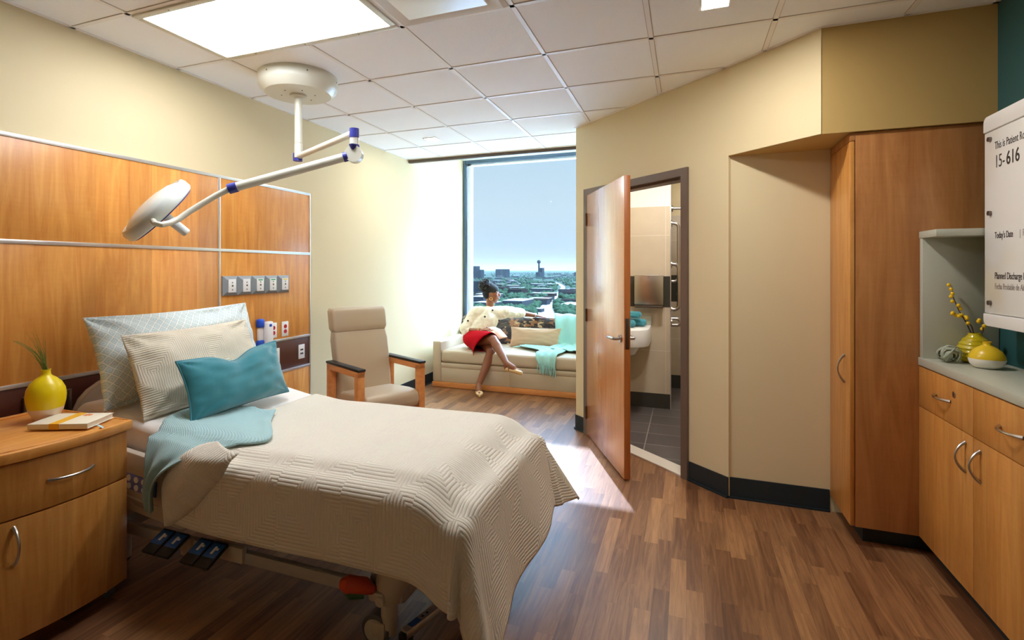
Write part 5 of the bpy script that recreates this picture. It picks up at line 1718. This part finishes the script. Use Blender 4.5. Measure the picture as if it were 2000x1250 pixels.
# tail across the seat and over the front edge
TL2 = [(-1.95, 6.22, 0.468), (-1.80, 6.10, 0.470), (-1.66, 5.98, 0.470), (-1.60, 5.86, 0.470), (-1.615, 5.775, 0.465), (-1.60, 5.742, 0.42), (-1.575, 5.738, 0.375)]
TR2 = [(-1.90, 6.32, 0.468), (-1.62, 6.24, 0.475), (-1.36, 6.12, 0.478), (-1.34, 5.95, 0.474), (-1.37, 5.785, 0.466), (-1.375, 5.742, 0.40), (-1.38, 5.738, 0.33)]
rows = []; uvs = []
for i in range(45):
    s = i / 44
    l = lerp3(TL2, s); r_ = lerp3(TR2, s)
    row = []
    for k in range(21):
        q = k / 20
        p = l.lerp(r_, q)
        wv = 0.5 + 0.5 * math.sin(q * 17 + 2 * s)
        if s < 0.66: p.z += 0.004 + 0.022 * wv
        else: p.y -= 0.004 + 0.018 * wv; p.z += 0.006 * wv
        row.append(p)
    rows.append(row); uvs.append([(k / 20, s) for k in range(21)])
last = rows[-1]
o = MB().grid(rows, uvs).build('blanket_tail', M['aqua'], thr, 180)
md = o.modifiers.new('thick', 'SOLIDIFY'); md.thickness = 0.008
for k in range(0, 21):
    p = last[k]
    L_ = random.uniform(0.085, 0.12)
    sw = random.uniform(-0.012, 0.012)
    MB().tube([p, p + Vector((sw * 0.4, -0.004, -L_ * 0.3)), p + Vector((sw, -0.002, -L_ * 0.62)), p + Vector((sw * 1.2, 0.0, -L_))], [0.006, 0.0045, 0.0055, 0.0035], 7).build('tassel', M['aqua'], thr)
for k in range(7):
    p = Vector(TL2[0]).lerp(Vector(TR2[0]), k / 6) + Vector((0, 0, 0.008))
    d = Vector((-0.09, 0.01 * (k - 3), -0.002))
    MB().tube([p, p + d * 0.5 + Vector((0, 0, 0.002)), p + d], [0.005, 0.004, 0.003], 6).build('tassel', M['aqua'], thr)
#@@PERSON
# ------------------------------------------------------------------ seated person
per = thing('person', (-2.4, 6.05, 0.455), 'person in cream jacket and red skirt, legs crossed, looking out from the sofa', 'person')
V = Vector
F = V((0.955, 0.295, 0.0)).normalized()           # face direction
Sd = V((-F.y, F.x, 0))                            # her left
b = MB()
pel = V((-2.49, 6.13, 0.575)); ch = V((-2.37, 6.20, 0.80)); nk = V((-2.355, 6.235, 0.955))
shR = V((-2.520, 6.165, 0.905)); elR = V((-2.635, 6.07, 0.665)); wrR = V((-2.385, 5.985, 0.690))
shL = V((-2.165, 6.28, 0.905)); elL = V((-2.030, 6.46, 0.882)); wrL = V((-1.872, 6.640, 0.838))
hipR = V((-2.555, 6.08, 0.56)); hipL = V((-2.43, 6.15, 0.555))
knA = V((-2.135, 5.745, 0.620)); anA = V((-1.905, 5.575, 0.385))
knB = V((-2.175, 5.790, 0.470)); anB = V((-2.272, 5.640, 0.095))
b.caps(pel, ch, 0.125, 0.118); b.caps(ch, nk - V((0, 0, 0.06)), 0.115, 0.07)
b.caps(shR, shL, 0.05, 0.05)
b.caps(nk - V((0, 0, 0.05)), nk + V((0.010, 0.004, 0.075)), 0.052, 0.047)
for (s_, e_, w_) in ((shR, elR, wrR), (shL, elL, wrL)):
    b.caps(s_, e_, 0.050, 0.040); b.caps(e_, w_, 0.040, 0.026)
for (h_, k_, a_) in ((hipR, knA, anA), (hipL, knB, anB)):
    b.caps(h_, k_, 0.088, 0.058)
    mid = k_.lerp(a_, 0.30)
    back = V((0.0, 0.022, -0.006))
    b.caps(k_, mid + back, 0.054, 0.056); b.caps(mid + back, a_, 0.054, 0.033)
# feet
toA = V((-1.745, 5.515, 0.315)); toB = V((-2.195, 5.470, 0.032))
heA = anA + V((-0.005, 0.01, -0.062)); heB = V((-2.288, 5.665, 0.045))
b.caps(anA, heA, 0.034, 0.032); b.caps(heA.lerp(toA, 0.35), toA, 0.036, 0.026); b.caps(anA, toA.lerp(anA, 0.4), 0.033, 0.032)
b.caps(anB, heB, 0.034, 0.034); b.caps(heB, toB, 0.034, 0.026); b.caps(anB, toB.lerp(anB, 0.35), 0.034, 0.030)
# head
hc = V((-2.338, 6.252, 1.135))
HR = Matrix((F, Sd, UP)).transposed()
b.ell(hc + UP * 0.012 - F * 0.008, (0.098, 0.074, 0.105), HR, 24)
b.ell(hc + F * 0.030 - UP * 0.040, (0.062, 0.058, 0.075), HR, 20)
b.caps(hc + F * 0.060 - UP * 0.088, hc + F * 0.045 - UP * 0.095, 0.022, 0.028)      # chin
b.caps(hc + F * 0.086 + UP * 0.008, hc + F * 0.108 - UP * 0.022, 0.009, 0.012)       # nose
for sg in (-1, 1):
    b.ell(hc + F * 0.100 - UP * 0.025 + Sd * 0.010 * sg, (0.010, 0.008, 0.008), HR, 10)
    b.caps(hc + F * 0.082 + UP * 0.022 + Sd * 0.016 * sg, hc + F * 0.066 + UP * 0.024 + Sd * 0.052 * sg, 0.010, 0.009)   # brow
    b.ell(hc + F * 0.060 - UP * 0.022 + Sd * 0.045 * sg, (0.022, 0.018, 0.020), HR, 12)   # cheek
    ear = hc - F * 0.008 - UP * 0.012 + Sd * 0.074 * sg
    b.ell(ear, (0.019, 0.009, 0.030), HR, 14)
b.caps(hc + F * 0.090 - UP * 0.054 - Sd * 0.016, hc + F * 0.090 - UP * 0.054 + Sd * 0.016, 0.0085, 0.0085)          # lips
b.caps(hc + F * 0.087 - UP * 0.066 - Sd * 0.013, hc + F * 0.087 - UP * 0.066 + Sd * 0.013, 0.009, 0.009)
b.caps(hc - F * 0.02 - UP * 0.06, nk + V((0.0, 0.0, 0.03)), 0.052, 0.048)
# hands: palm and five bent fingers each
def hand(w, d, up_, spread, curl, thumb_sg):
    d = V(d).normalized(); up_ = V(up_); up_ = (up_ - d * up_.dot(d)).normalized(); sd_ = d.cross(up_)
    pc = w + d * 0.048
    HM = Matrix((d, sd_, up_)).transposed()
    b.ell(pc, (0.050, 0.040, 0.015), HM, 16)
    for i, (o, L_) in enumerate(((-0.030, 0.066), (-0.010, 0.078), (0.011, 0.072), (0.031, 0.056))):
        k0 = w + d * 0.088 + sd_ * o * 1.0
        dir_ = (d + sd_ * o * spread).normalized()
        p_ = k0; an_ = 0.15
        for sgm in range(3):
            l_ = L_ * (0.45, 0.31, 0.24)[sgm]
            dn = (dir_ * math.cos(an_) - up_ * math.sin(an_)).normalized()
            q_ = p_ + dn * l_
            b.caps(p_, q_, 0.0085 - 0.0009 * sgm, 0.0078 - 0.0009 * sgm, 10)
            p_ = q_; an_ += curl
    t0 = w + d * 0.022 + sd_ * 0.030 * thumb_sg
    t1 = t0 + (d * 0.6 + sd_ * 0.75 * thumb_sg - up_ * 0.15).normalized() * 0.040
    t2 = t1 + (d * 0.9 + sd_ * 0.3 * thumb_sg - up_ * 0.2).normalized() * 0.030
    b.caps(t0, t1, 0.012, 0.010, 10); b.caps(t1, t2, 0.0095, 0.008, 10)
hand(wrL, (0.155, 0.012, -0.022), (0, 0, 1), 7.0, 0.12, -1)
hand(wrR, (0.115, -0.035, 0.028), (0.1, -0.3, 0.9), 2.0, 0.45, 1)
body = b.build('body', M['skin'], per, 180)
md = body.modifiers.new('blend', 'REMESH'); md.mode = 'VOXEL'; md.voxel_size = 0.0055; md.use_smooth_shade = True
md = body.modifiers.new('soft', 'SMOOTH'); md.factor = 0.5; md.iterations = 4
for sg in (-1, 1):
    ec_ = hc + F * 0.077 + UP * 0.004 + Sd * 0.034 * sg
    o = MB().ell(ec_, (0.0085, 0.0125, 0.0065), HR, 14).build('eye', M['white'], per, 180)
    MB().ell(ec_ + F * 0.0045, (0.0055, 0.0060, 0.0058), HR, 12).build('iris', M['black'], o, 180)
    MB().tube([hc + F * 0.094 + UP * 0.027 + Sd * 0.018 * sg, hc + F * 0.090 + UP * 0.033 + Sd * 0.034 * sg, hc + F * 0.072 + UP * 0.029 + Sd * 0.056 * sg], [0.0035, 0.004, 0.002], 8).build('eyebrow', M['hair'], per)
    ec2 = hc - F * 0.004 - UP * 0.062 + Sd * 0.080 * sg
    MB().tube([ec2 + (F * math.cos(a) + UP * math.sin(a)) * 0.017 for a in [2 * PI * k / 20 for k in range(20)]], 0.0035, 8, closed=True).build('earring', M['gold'], per)
MB().tube([hc + F * 0.098 - UP * 0.060 - Sd * 0.018, hc + F * 0.1005 - UP * 0.0595, hc + F * 0.098 - UP * 0.060 + Sd * 0.018], [0.002, 0.0045, 0.002], 8).build('lips', plain('lip', srgb(120, 50, 48), 0.4), per)
# hair: close cap and a large puff at the crown
h = MB()
for (o, r_) in ((V((-0.012, 0, 0.045)), (0.104, 0.081, 0.088)), (V((-0.045, 0, 0.005)), (0.076, 0.074, 0.082))):
    h.ell(hc + F * o.x + UP * o.z, r_, HR, 24)
puff = hc - F * 0.082 + UP * 0.098
h.ell(puff, (0.088, 0.086, 0.082), HR, 28)
for k in range(150):
    d_ = V((random.gauss(0, 1), random.gauss(0, 1), random.gauss(0, 1))).normalized()
    h.ell(puff + d_ * random.uniform(0.070, 0.092), (random.uniform(0.010, 0.018),) * 3, None, 8)
h.build('hair', M['hair'], per, 180)
# jacket
j_ = MB()
j_.ell(pel + V((0.01, 0.01, 0.06)), (0.165, 0.125, 0.12), Matrix.Rotation(0.5, 3, 'Z'), 24)
j_.caps(pel + V((0.02, 0.01, 0.08)), ch, 0.135, 0.138); j_.caps(ch, ch + V((0.01, 0.02, 0.07)), 0.138, 0.112)
j_.caps(shR + V((0.02, 0, -0.012)), shL + V((-0.02, 0, -0.012)), 0.084, 0.084)
j_.caps(shR, elR + (shR - elR) * 0.08, 0.074, 0.076); j_.caps(elR + (shR - elR) * 0.10, elR + V((0.045, -0.02, -0.012)), 0.070, 0.060)
j_.caps(shL, elL + (shL - elL) * 0.25, 0.078, 0.066); j_.caps(elL + (shL - elL) * 0.25, elL.lerp(wrL, 0.12), 0.062, 0.058)
j_.caps(nk + V((-0.01, 0, -0.075)), nk + V((0.0, 0.0, -0.045)), 0.085, 0.066)
# skirted front panel of the jacket on her left side
j_.caps(pel + V((0.13, 0.06, 0.10)), pel + V((0.20, 0.05, -0.04)), 0.07, 0.06)
jo = j_.build('jacket', M['blouse'], per, 180)
md = jo.modifiers.new('blend', 'REMESH'); md.mode = 'VOXEL'; md.voxel_size = 0.008; md.use_smooth_shade = True
md = jo.modifiers.new('soft', 'SMOOTH'); md.factor = 0.5; md.iterations = 5
tx = bpy.data.textures.new('folds', 'CLOUDS'); tx.noise_scale = 0.07; tx.noise_depth = 1
md = jo.modifiers.new('folds', 'DISPLACE'); md.texture = tx; md.strength = 0.020; md.mid_level = 0.42; md.texture_coords = 'GLOBAL'
# collar, cuffs, buttons
cl = nk + V((0.004, 0.0, -0.010))
def flat_ring(c, ax_, r0, r1, h_, n=28, a0=0.0, a1=2 * PI):
    ax_ = V(ax_).normalized(); u_ = ax_.orthogonal().normalized(); w_ = ax_.cross(u_)
    rows = []
    for (rr_, zz) in ((r0, 0), (r1, h_), (r1 + 0.006, h_), (r0 + 0.008, 0)):
        rows.append([c + ax_ * zz + (u_ * math.cos(a0 + (a1 - a0) * k / n) + w_ * math.sin(a0 + (a1 - a0) * k / n)) * rr_ for k in range(n + 1)])
    rows.append(rows[0])
    return MB().grid(rows)
flat_ring(cl + V((0, 0.004, -0.030)), (0.1, 0.05, 1), 0.074, 0.060, 0.036).build('collar', M['blouse'], per, 180)
flat_ring(elR + V((0.050, -0.018, -0.008)), (wrR - elR), 0.056, 0.054, 0.022).build('cuff', M['blouse'], per, 180)
flat_ring(elL.lerp(wrL, 0.12), (wrL - elL), 0.050, 0.050, 0.024).build('cuff', M['blouse'], per, 180)
def rayp(px, py, yv):
    R = CF + CR * ((px - 955) / 1015.0) + UP * ((526 - py) / 1015.0)
    tt = yv / R.y
    return V((0, 0, CAM_H)) + R * tt
for (px, py, yv) in ((962, 606, 6.115), (947, 618.5, 6.045), (975, 626, 6.075), (914, 626.5, 6.035), (951, 641, 6.02)):
    c_ = rayp(px, py, yv)
    MB().ell(c_, (0.013, 0.008, 0.013), None, 14).build('button', M['button'], per, 180)
# skirt
def ring_(c, mj, mn, n=28):
    return [V(c) + V(mj) * math.sin(2 * PI * k / n) + V(mn) * math.cos(2 * PI * k / n) for k in range(n)]
mnv = V((0.77, 0.64, 0))
rg = [ring_((-2.52, 6.19, 0.600), (0.0, 0.02, 0.095), mnv * 0.150), ring_((-2.515, 6.14, 0.575), (0.0, 0.01, 0.120), mnv * 0.178),
      ring_((-2.43, 6.03, 0.570), (0.01, 0, 0.118), mnv * 0.180), ring_((-2.345, 5.93, 0.565), (0.04, -0.005, 0.125), mnv * 0.160 + V((0, 0, -0.01))),
      ring_((-2.285, 5.84, 0.552), (0.085, -0.02, 0.140), mnv * 0.120 + V((0, 0, -0.03))), ring_((-2.243, 5.765, 0.538), (0.122, -0.03, 0.158), V((0.065, 0.080, -0.035)))]
for k, r_ in enumerate(rg):
    for q_ in range(len(r_)):
        r_[q_].z = max(r_[q_].z, 0.462 if r_[q_].y > 5.80 else 0.37)
        r_[q_] += V((0, 0, 0.005 * math.sin(q_ * 1.9 + k)))
sk = MB().loft(rg, cap=False).build('skirt', M['skirt'], per, 180)
md = sk.modifiers.new('sub', 'SUBSURF'); md.levels = 1; md.render_levels = 1
md = sk.modifiers.new('thick', 'SOLIDIFY'); md.thickness = 0.006
# shoes
def shoe(he, to, up_):
    d = (to - he).normalized(); up_ = V(up_); up_ = (up_ - d * up_.dot(d)).normalized(); sd_ = d.cross(up_)
    rings = []
    L_ = (to - he).length + 0.055
    for (s, hw, zt, zb_) in ((-0.03, 0.012, 0.005, -0.022), (-0.02, 0.028, 0.022, -0.032), (0.05, 0.033, 0.012, -0.036), (0.45 * L_, 0.037, 0.000, -0.036), (0.62 * L_, 0.042, 0.004, -0.036), (0.72 * L_, 0.043, 0.022, -0.036), (0.88 * L_, 0.036, 0.010, -0.036), (0.97 * L_, 0.020, -0.010, -0.036), (L_, 0.006, -0.022, -0.034)):
        n = 20
        rings.append([he + d * s + sd_ * hw * math.cos(2 * PI * k / n) + up_ * ((zt if math.sin(2 * PI * k / n) > 0 else -zb_) * math.sin(2 * PI * k / n)) for k in range(n)])
    return MB().loft(rings).build('shoe', M['shoe'], per, 180)
shoe(heA + V((0.0, 0, 0.0)), toA, (0.35, 0.1, 0.9))
shoe(V((-2.285, 5.665, 0.040)), V((-2.198, 5.480, 0.040)), (0, 0, 1))
# watch
dw = (wrL - elL).normalized()
MB().tube([wrL - dw * 0.012, wrL + dw * 0.012], [0.031, 0.031], 20).build('watch_strap', M['cream'], per)
MB().tube([wrR - (wrR - elR).normalized() * 0.02, wrR - (wrR - elR).normalized() * 0.012], [0.030, 0.030], 20).build('bracelet', M['gold'], per)
# open magazine on her lap
mg = thing('magazine', (-2.16, 5.93, 0.72), 'open magazine held on the lap of the person in the red skirt', 'magazine')
for nm, qd, mt in (('left_page', ((947, 642, 5.99), (963, 646, 5.955), (977, 643, 5.99), (962, 638.5, 6.03)), M['paper']),
                   ('right_page', ((963, 646, 5.955), (975, 662.5, 5.89), (991, 658, 5.925), (977, 643, 5.99)), M['paper'])):
    a_, b_, c_, d_ = [rayp(*q) for q in qd]
    rows = []
    for i in range(9):
        t_ = i / 8
        l = a_.lerp(b_, t_); r_ = d_.lerp(c_, t_)
        up_ = V((0.0, -0.006, 0.006)) * math.sin(PI * t_)
        rows.append([l + up_, (l + r_) / 2 + up_, r_ + up_])
    o = MB().grid(rows).build(nm, mt, mg, 180)
    md = o.modifiers.new('thick', 'SOLIDIFY'); md.thickness = 0.003
    rows = [[p + V((0.003, 0.005, -0.005)) for p in r] for r in rows]
    o = MB().grid(rows).build('cover', M['mag'], mg, 180)
    md = o.modifiers.new('thick', 'SOLIDIFY'); md.thickness = 0.0015

# ------------------------------------------------------------------ city far below the window
GZ = -60.0
def gpt(px, py, z=GZ):
    R = CF + CR * ((px - 955) / 1015.0) + UP * ((526 - py) / 1015.0)
    tt = (z - CAM_H) / R.z
    return V((0, 0, CAM_H)) + R * tt
def city_ground():
    m, nt, bs = new_mat('city_ground')
    L = nt.links.new
    tc = nt.nodes.new('ShaderNodeTexCoord')
    n = nt.nodes.new('ShaderNodeTexNoise'); n.inputs['Scale'].default_value = 0.022; n.inputs['Detail'].default_value = 6; n.inputs['Roughness'].default_value = 0.7
    L(tc.outputs['Object'], n.inputs['Vector'])
    rp = nt.nodes.new('ShaderNodeValToRGB')
    rp.color_ramp.elements[0].position = 0.40; rp.color_ramp.elements[0].color = (*srgb(28, 40, 32), 1)
    rp.color_ramp.elements[1].position = 0.62; rp.color_ramp.elements[1].color = (*srgb(40, 46, 42), 1)
    e_ = rp.color_ramp.elements.new(0.70); e_.color = (*srgb(72, 72, 70), 1)
    L(n.outputs[0], rp.inputs[0]); L(rp.outputs[0], bs.inputs['Base Color'])
    bs.inputs['Roughness'].default_value = 0.9; bs.inputs['Specular IOR Level'].default_value = 0.0
    return m
gm = MB().bx(-9000, 9000, 40, 22000, GZ - 1, GZ)
struct('ground', gm, city_ground(), 'green and grey city ground spreading to the horizon', 'ground')
M['roof'] = plain('white_roof', srgb(92, 92, 90), 0.8, spec=0.0)
M['facade'] = plain('pale_facade', srgb(28, 30, 32), 0.7, spec=0.0)
M['facade2'] = plain('brick_facade', srgb(24, 20, 19), 0.7, spec=0.0)
M['tower'] = plain('tower_concrete', srgb(16, 19, 22), 0.6, spec=0.0)
M['darkglass'] = plain('dark_facade', srgb(18, 22, 27), 0.7, spec=0.0)
M['asphalt'] = plain('sunlit_road', srgb(110, 108, 106), 0.6, spec=0.0)
M['tree'] = plain('tree_green', srgb(26, 38, 27), 0.9, spec=0.0, var=0.3, vscale=0.05)
FOOT = []
def taken(x0, x1, y0, y1, m=2.0):
    return any(x0 < f[1] + m and x1 > f[0] - m and y0 < f[3] + m and y1 > f[2] - m for f in FOOT)
def facade_box(t, c, w, d_, z0, z1, mat, roof, win=True):
    MB().bx(c.x - w / 2, c.x + w / 2, c.y, c.y + d_, z0, z1).build('facade', mat, t, 0)
    MB().bx(c.x - w / 2 - 0.3, c.x + w / 2 + 0.3, c.y - 0.3, c.y + d_ + 0.3, z1, z1 + 0.8).build('roof', roof, t, 0)
    if win:
        mb = MB()
        nf = max(1, int((z1 - z0) / 4.0))
        for f_ in range(nf):
            zc_ = z0 + (z1 - z0) * (f_ + 0.55) / nf
            mb.bx(c.x - w / 2 + 1, c.x + w / 2 - 1, c.y - 0.15, c.y + 0.1, zc_ - 0.7, zc_ + 0.7)
        mb.build('window_bands', M['darkglass'], t, 0)
def city_block(px0, px1, ptop, pbot, dd_, mat, roof, label, name='city_building', group=None, win=True):
    g0 = gpt(px0, pbot); g1 = gpt(px1, pbot)
    dist = (g0 - V((0, 0, GZ))).dot(CF)
    c = (g0 + g1) / 2
    w = abs((g1 - g0).dot(V((1, 0, 0)))) / 1.0
    zt = CAM_H + (526 - ptop) * dist / 1015.0
    FOOT.append((c.x - w / 2, c.x + w / 2, c.y, c.y + dd_))
    t = thing(name, (c.x, c.y, GZ), label, 'building', 0, group)
    facade_box(t, c, w, dd_, GZ, max(zt, GZ + 5), mat, roof, win)
    return t
city_block(922, 931, 520, 545, 60, M['tower'], M['tower'], 'hazy grey tower block rising highest at the window frame edge')
city_block(929, 939, 527, 546, 60, M['tower'], M['tower'], 'hazy grey block beside the tall tower at the window frame')
city_block(918, 942, 550, 577, 50, M['darkglass'], M['facade'], 'dark blue-grey office block behind the hair of the person')
city_block(967, 978, 526, 541, 80, M['tower'], M['tower'], 'rounded hazy office block on the skyline, first of the pair')
city_block(981, 989, 526, 543, 80, M['tower'], M['tower'], 'slim hazy office block on the skyline, second of the pair')
city_block(1053.5, 1059, 523.5, 543, 60, M['tower'], M['tower'], 'hazy block standing against the ball-topped tower')
city_block(1046, 1053, 532, 543.5, 60, M['tower'], M['tower'], 'low hazy block at the foot of the ball-topped tower')
city_block(1121, 1128, 532, 541, 60, M['tower'], M['tower'], 'small hazy block at the far edge of the skyline')
city_block(979, 1022, 588, 607, 60, M['facade'], M['roof'], 'long white-roofed building with window bands below the window')
city_block(990, 1020, 566, 579, 50, M['facade2'], M['facade2'], 'brown apartment block among the trees')
city_block(1090, 1132, 596, 606, 60, M['facade2'], M['roof'], 'low white-roofed hall near the bright road')
city_block(918, 946, 580, 600, 60, M['facade'], M['roof'], 'white-roofed block beside the shoulder of the person')
# ball-topped tower
g0 = gpt(1052.5, 543.6); FOOT.append((g0.x - 16, g0.x + 16, g0.y - 16, g0.y + 16)); dist = (g0 - V((0, 0, GZ))).dot(CF)
t = thing('observation_tower', (g0.x, g0.y, GZ), 'slender hazy tower topped by a ball on the skyline', 'tower')
zb_ = CAM_H + (526 - 511.5) * dist / 1015.0
rb_ = 3.6 * dist / 1015.0
mb = MB()
for k in range(3):
    a = 2 * PI * k / 3
    mb.cyl((g0.x + rb_ * 0.35 * math.cos(a), g0.y + rb_ * 0.35 * math.sin(a), GZ), (g0.x + rb_ * 0.3 * math.cos(a), g0.y + rb_ * 0.3 * math.sin(a), zb_), rb_ * 0.20, seg=10)
mb.cyl((g0.x, g0.y, GZ), (g0.x, g0.y, zb_), rb_ * 0.24, seg=10)
mb.build('shaft', M['tower'], t)
MB().ell((g0.x, g0.y, zb_), (rb_,) * 3, None, 24).build('ball', M['tower'], t)
struct('bounce_slab', MB().bx(-30, 24, 8.0, 44, -4.6, -4.0), plain('bounce_white', srgb(212, 212, 210), 0.8), 'white slab added out of view under the window to bounce daylight', 'roof')  # added, unseen below the sill: throws daylight up onto the ceiling
# bright road
rc = [(1072, 548, 2.0), (1082, 551, 2.4), (1093, 555, 3.0), (1100, 560, 3.6), (1098, 566, 4.5), (1090, 574, 5.5), (1080, 583, 7), (1071, 592, 9), (1066, 602, 12), (1067, 614, 17), (1074, 632, 24)]
rows = []
for k in range(61):
    f = k / 60 * (len(rc) - 1); i = min(int(f), len(rc) - 2); f -= i
    px = rc[i][0] + (rc[i + 1][0] - rc[i][0]) * f; py = rc[i][1] + (rc[i + 1][1] - rc[i][1]) * f; hw = rc[i][2] + (rc[i + 1][2] - rc[i][2]) * f
    rows.append([gpt(px - hw, py, GZ + 0.5), gpt(px + hw, py, GZ + 0.5)])
struct('road', MB().grid(rows), M['asphalt'], 'bright winding road through the city', 'road')
rows = [[gpt(px - hw, py, GZ + 0.4), gpt(px + hw, py, GZ + 0.4)] for (px, py, hw) in ((1043, 551, 0.9), (1047, 555, 1.2), (1051, 558, 1.5))]
struct('road', MB().grid(rows), M['asphalt'], 'short bright stretch of road beside the brown apartment block', 'road')
# low buildings
k = 0
rnd = random.Random(3)
while k < 90:
    py = 536 + 78 * rnd.random() ** 1.5
    px = rnd.uniform(915, 1135)
    road_x = 1066 if py > 596 else 1098
    if abs(px - (1085 if 565 < py < 590 else road_x)) < 14 and py > 548: continue
    if 972 < px < 1030 and py > 580: continue
    g_ = gpt(px, py)
    w = rnd.uniform(18, 60); hh = rnd.uniform(5, 14)
    dp = rnd.uniform(14, 40)
    if taken(g_.x - w / 2, g_.x + w / 2, g_.y, g_.y + dp): continue
    FOOT.append((g_.x - w / 2, g_.x + w / 2, g_.y, g_.y + dp))
    mt = M['facade'] if rnd.random() < 0.65 else M['facade2']
    rf = M['roof'] if rnd.random() < 0.7 else M['facade2']
    t = thing('low_building', (g_.x, g_.y, GZ), 'small flat-roofed building among the trees of the hazy city', 'building', 0, 'low buildings of the city')
    MB().bx(g_.x - w / 2, g_.x + w / 2, g_.y, g_.y + dp, GZ, GZ + hh).build('facade', mt, t, 0)
    MB().bx(g_.x - w / 2 - 0.3, g_.x + w / 2 + 0.3, g_.y - 0.3, g_.y + dp + 0.3, GZ + hh, GZ + hh + 0.6).build('roof', rf, t, 0)
    k += 1
# trees: far too many to count
ico = bmesh.new(); bmesh.ops.create_icosphere(ico, subdivisions=1, radius=1.0)
iv = [v.co.copy() for v in ico.verts]; ifc = [[v.index for v in f.verts] for f in ico.faces]; ico.free()
vs = []; fs = []
for k in range(12000):
    py = 532 + 90 * rnd.random() ** 1.25
    px = rnd.uniform(900, 1150) if k < 3600 else rnd.uniform(350, 1750)
    if k >= 3600 and 900 < px < 1150: continue
    cx_ = None
    for i in range(len(rc) - 1):
        if rc[i][1] <= py <= rc[i + 1][1]:
            f = (py - rc[i][1]) / (rc[i + 1][1] - rc[i][1]); cx_ = rc[i][0] + (rc[i + 1][0] - rc[i][0]) * f; hw = rc[i][2] + (rc[i + 1][2] - rc[i][2]) * f
    if cx_ is not None and abs(px - cx_) < hw + 5: continue
    if noise.noise(V((px * 0.05, py * 0.16, 7))) < -0.12: continue
    g_ = gpt(px, py)
    r_ = rnd.uniform(4, 7.5) * (1.0 if k < 3600 else 1.7)
    if taken(g_.x - r_ * 1.2, g_.x + r_ * 1.2, g_.y - r_, g_.y + r_, 0.5): continue
    o_ = len(vs)
    for v in iv:
        vs.append((g_.x + v.x * r_ * rnd.uniform(0.8, 1.2), g_.y + v.y * r_, GZ + r_ * 0.9 + v.z * r_ * 0.85))
    for f in ifc: fs.append([o_ + q_ for q_ in f])
me = bpy.data.meshes.new('trees'); me.from_pydata(vs, [], fs); me.materials.append(M['tree'])
o = bpy.data.objects.new('trees', me); COL.objects.link(o)
tag(o, 'dense green treetops scattered through the city', 'trees', None, 'stuff')
# haze over the city
hz = bpy.data.materials.new('city_haze'); hz.use_nodes = True
nt = hz.node_tree; nt.nodes.clear()
ho = nt.nodes.new('ShaderNodeOutputMaterial'); hs_ = nt.nodes.new('ShaderNodeVolumeScatter')
hs_.inputs['Color'].default_value = (0.028, 0.034, 0.038, 1); hs_.inputs['Density'].default_value = 1 / 7000.0; hs_.inputs['Anisotropy'].default_value = 0.1
nt.links.new(hs_.outputs[0], ho.inputs['Volume'])
o = MB().bx(-8900, 8900, 60, 21900, GZ - 0.5, 160).build('haze', hz, None, 0)
tag(o, 'pale blue haze lying over the distant city', 'haze', None, 'stuff')
